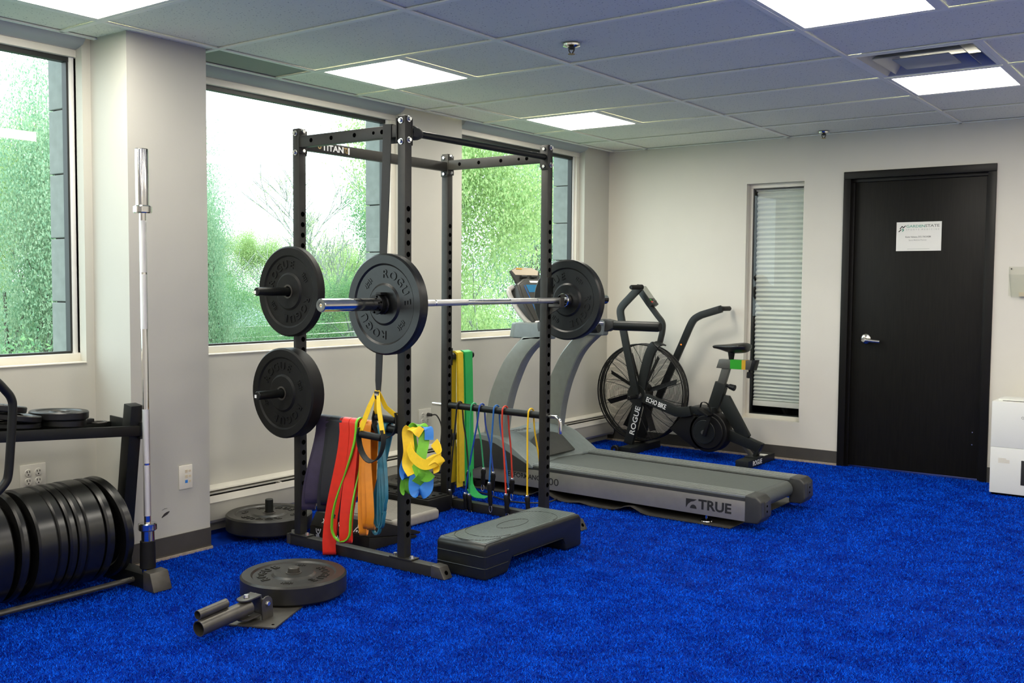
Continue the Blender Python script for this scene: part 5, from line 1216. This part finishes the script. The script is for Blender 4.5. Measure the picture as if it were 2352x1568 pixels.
b = MB(); b.bb(3.135, 3.29, -.022, -.012, 1.2475, 1.275); b.build('leaflet', M['tan'], t)

# ------------------------------------------------------------------ outside
GZ = -4.0
b = MB(); b.bb(-120, -.3, -60, 120, GZ-.2, GZ); struct('ground', b, M['lawn'])
b = MB(); b.add([(-24, -60, GZ+.01), (-30, 120, GZ+.01), (-36, 120, GZ+.01), (-30, -60, GZ+.01), (-24, -60, GZ+.05), (-30, 120, GZ+.05), (-36, 120, GZ+.05), (-30, -60, GZ+.05)], [(0, 1, 2, 3), (4, 5, 6, 7), (0, 1, 5, 4), (1, 2, 6, 5), (2, 3, 7, 6), (3, 0, 4, 7)]); struct('road', b, M['road'])
def branches(seed, height, r0, levels, spread, n_child, rmin=.004):
    rg = random.Random(seed); b = MB(); tips = []
    def grow(p, d, L, r, lv):
        pts = [p]; rad = [r]; q = p; dd = d
        for k in range(4):
            dd = (dd+Vector((rg.uniform(-1, 1), rg.uniform(-1, 1), rg.uniform(-.4, .8)))*.16).normalized(); q = q+dd*L/4; pts.append(q); rad.append(max(rmin, r*(1-.18*(k+1))))
        b.tube(pts, rad, 6 if lv < 2 else (4 if lv < 3 else 3))
        if lv >= 2: tips.extend(pts[2:])
        if lv < levels:
            for k in range(n_child):
                i = rg.choice((2, 3, 4)) if lv else rg.choice((1, 2, 3, 4)); a = rg.uniform(0, 2*PI)
                nd = (dd*(.75)+Vector((math.cos(a), math.sin(a), rg.uniform(.0, .5)))*spread).normalized()
                grow(pts[i], nd, L*rg.uniform(.55, .75), rad[i]*.62, lv+1)
    grow(Vector((0, 0, 0)), Vector((0, 0, 1)), height*.5, r0, 0)
    return b, tips
def leaves(tips, n, spread, size, seed):
    g = np.random.default_rng(seed); T = np.array([list(p) for p in tips]); c = T[g.integers(0, len(T), n)]+g.normal(0, spread, (n, 3))
    u = g.normal(0, 1, (n, 3)); u /= np.linalg.norm(u, axis=1)[:, None]; q = g.normal(0, 1, (n, 3)); v = np.cross(u, q); v /= np.linalg.norm(v, axis=1)[:, None]
    s = size*g.uniform(.6, 1.3, (n, 1)); V = np.stack([c-u*s, c+v*s*.55, c+u*s, c-v*s*.55], 1).reshape(-1, 3)
    me = bpy.data.meshes.new('foliage'); me.vertices.add(4*n); me.vertices.foreach_set('co', V.ravel()); me.loops.add(4*n); me.loops.foreach_set('vertex_index', np.arange(4*n)); me.polygons.add(n); me.polygons.foreach_set('loop_start', np.arange(n)*4); me.update(); me.validate()
    return me
def treeproto(name, seed, height, r0, levels, spread, nch, nl, lsp, lsz, leafm, barkm):
    b, tips = branches(seed, height, r0, levels, spread, nch, .017 if name == 'bare_tree' else .004)
    t = thing(name, 'tree', 'tree'); b.build('trunk', M[barkm], t, recalc=False)
    if nl:
        me = leaves(tips, nl, lsp, lsz, seed); me.materials.append(M[leafm]); o = link('foliage', me, t, Vector((0, 0, 0))); o['kind'] = 'stuff'
    return t
protos = {'pale': treeproto('spring_tree', 3, 9.5, .16, 3, .8, 5, 170000, .36, .036, 'leafpale', 'barkpale'), 'dark': treeproto('leafy_tree', 11, 9.0, .18, 3, .85, 5, 110000, .40, .033, 'leafdark', 'bark'),
          'blue': treeproto('leafy_tree', 23, 9.0, .15, 3, .75, 5, 100000, .40, .033, 'leafblue', 'bark'), 'bare': treeproto('bare_tree', 5, 10.0, .36, 4, .62, 4, 7000, .25, .035, 'leafpale', 'barkpale'),
          'bush': treeproto('bush', 31, 4.2, .08, 3, 1.1, 6, 80000, .34, .035, 'leafdark', 'bark')}
used = set()
PH = {k: max((v.co.z for ch in p.children for v in ch.data.vertices)) for k, p in protos.items()}
PW = {k: 2*float(np.percentile([math.hypot(v.co.x, v.co.y) for ch in p.children for v in ch.data.vertices], 96)) for k, p in protos.items()}
def put(kind, head, dist, sc, rz, label, wide=6.0, group='trees outside the windows'):
    """stand a tree on the ground: heading in degrees left of +Y seen from the room, distance, height and spread in metres"""
    a = math.radians(head); x, y = 4.356-math.sin(a)*dist, -7.286+math.cos(a)*dist
    if kind in used: o = copy_tree(protos[kind])
    else: o = protos[kind]; used.add(kind)
    k = sc/PH[kind]; wd = wide/PW[kind]
    tag(o, label, 'bush' if kind == 'bush' else 'tree', group); o.location = (x, y, GZ); o.scale = (wd, wd, k); o.rotation_euler = (0, 0, rz)
put('blue', 63.6, 20, 10.6, .3, 'tall blue-green tree at the left of the left window', 4.6)
put('pale', 60.4, 26, 10.4, 1.2, 'pale green tree in the right half of the left window', 4.6)
put('bush', 63.0, 16, 5.2, .9, 'bush low in the left window, under the tall trees', 5.0)
put('blue', 52.2, 27, 10.0, 3.6, 'blue-green tree at the left edge of the middle window, beside the column', 3.0)
put('dark', 52.6, 31, 6.4, 2.2, 'rounded deep green tree low at the left of the middle window', 5.2)
put('dark', 49.2, 36, 6.3, 4.0, 'deep green tree behind the upper stored plate', 6.0)
put('pale', 51.2, 62, 9.6, .4, 'distant pale tree left of the rack post in the middle window', 8.5)
put('pale', 46.4, 56, 8.2, 3.9, 'distant pale tree just right of the rack post in the middle window', 8.0)
put('bare', 48.6, 60, 10.8, 1.4, 'distant bare tree on the skyline of the middle window', 9)
put('bare', 46.7, 38, 10.4, 2.9, 'bare branching tree right of the rack post in the middle window', 6.5)
put('bare', 44.6, 36, 10.8, .2, 'bare tree close to the stone pier in the middle window', 6.0)
put('pale', 44.2, 42, 6.4, 1.9, 'pale bushy tree under the bare trees in the middle window', 5.0)
put('pale', 36.6, 18, 9.6, 2.2, 'tall pale green tree filling the right-hand window behind the rack', 5.6)
put('dark', 40.4, 25, 8.6, 1.1, 'deeper green tree at the left edge of the right-hand window', 4.2)
put('blue', 35.0, 31, 13.5, .8, 'tall tree far behind in the right-hand window', 8.0)
put('bush', 38.9, 14, 3.7, 2.4, 'dark bush low in the right-hand window, behind the barbell', 2.0)
put('pale', 32.0, 24, 10.5, 5.0, 'pale green tree at the right edge of the right-hand window', 6.0)
for k in list(protos):
    if k not in used: bpy.data.objects.remove(protos[k])
# houses and wires far below the windows
for (head, dist, w_, rz, lab) in ((54.5, 52, 7, .3, 'pale house low behind the trees at the left of the middle window'), (43.5, 52, 7, .9, 'pale house low at the right of the middle window')):
    a = math.radians(head); x, y = 4.356-math.sin(a)*dist, -7.286+math.cos(a)*dist
    t = thing('house', lab, 'house', (x, y, GZ)); t.rotation_euler = (0, 0, 0)
    b = MB(); b.box((x, y, GZ+1.6), (w_, w_*.8, 3.2)); b.build('wall', M['house'], t)
    b = MB(); b.prism([(x-w_*.56, GZ+3.2), (x+w_*.56, GZ+3.2), (x, GZ+4.6)], 'y', y-w_*.44, y+w_*.44); b.build('roof', M['roof'], t)
    for k in (-1, 1): b = MB(); b.box((x+w_*.5, y+k*1.6, GZ+1.8), (.1, 1.0, 1.2)); b.box((x+k*1.8, y-w_*.4, GZ+1.8), (1.0, .1, 1.2)); b.build('window', M['slot'], t)
t = thing('overhead_wires', 'pale overhead wires crossing low behind the left and middle windows', 'wires', (-18, 0, .5))
for k, z in enumerate((.25, -.05, -1.25, -1.50)):
    b = MB(); b.tube([(-19+.2*k, -20+5*i, z-.25*math.sin(PI*i/10)) for i in range(11)], .012, 4); b.build('wire', M['outlet'], t)
for y in (-20, 30):
    b = MB(); b.cyl((-18.7, y, GZ), (-18.7, y, 1.0), .12, .09, 10); b.build('pole', M['bark'], t)

# ------------------------------------------------------------------ carpet pile: short turf blades on the floor
g = np.random.default_rng(5)
def pile(n, x0, x1, y0, y1, size, hgt):
    c = np.stack([g.uniform(x0, x1, n), g.uniform(y0, y1, n)], 1)
    a = g.uniform(0, 2*PI, n); d = np.stack([np.cos(a), np.sin(a)], 1); b2 = g.uniform(0, 2*PI, n); ln = g.uniform(.2, 1.1, (n, 1))*hgt
    z0 = -.005; s = size*g.uniform(.6, 1.2, (n, 1))
    tip = c+np.stack([np.cos(b2), np.sin(b2)], 1)*ln
    V = np.zeros((n, 3, 3)); V[:, 0, :2] = c-d*s; V[:, 1, :2] = c+d*s; V[:, 2, :2] = tip; V[:, :2, 2] = z0; V[:, 2, 2] = z0+hgt*g.uniform(.35, 1.0, n)
    return V.reshape(-1, 3)
allv = np.concatenate([pile(430000, .3, 4.6, -5.9, -3.4, .0022, .011), pile(330000, 0, 5.0, -3.4, 0, .0026, .011)])
T_ = allv.reshape(-1, 3, 3); px, py = T_[:, 0, 0], T_[:, 0, 1]
# keep the blades that lie in front of the furniture's wall edges and within the room the photo shows
sight = (py < 0) & (px > .012) & ~((px < .30) & (py > -4.67) & (py < -4.22))
allv = T_[sight].reshape(-1, 3)
n = len(allv)//3
me = bpy.data.meshes.new('carpet_pile'); me.vertices.add(3*n); me.vertices.foreach_set('co', allv.ravel()); me.loops.add(3*n); me.loops.foreach_set('vertex_index', np.arange(3*n)); me.polygons.add(n); me.polygons.foreach_set('loop_start', np.arange(n)*3); me.update()
me.materials.append(M['pile']); o = link('carpet_pile', me, FLOOR, Vector((0, 0, 0))); o['kind'] = 'stuff'
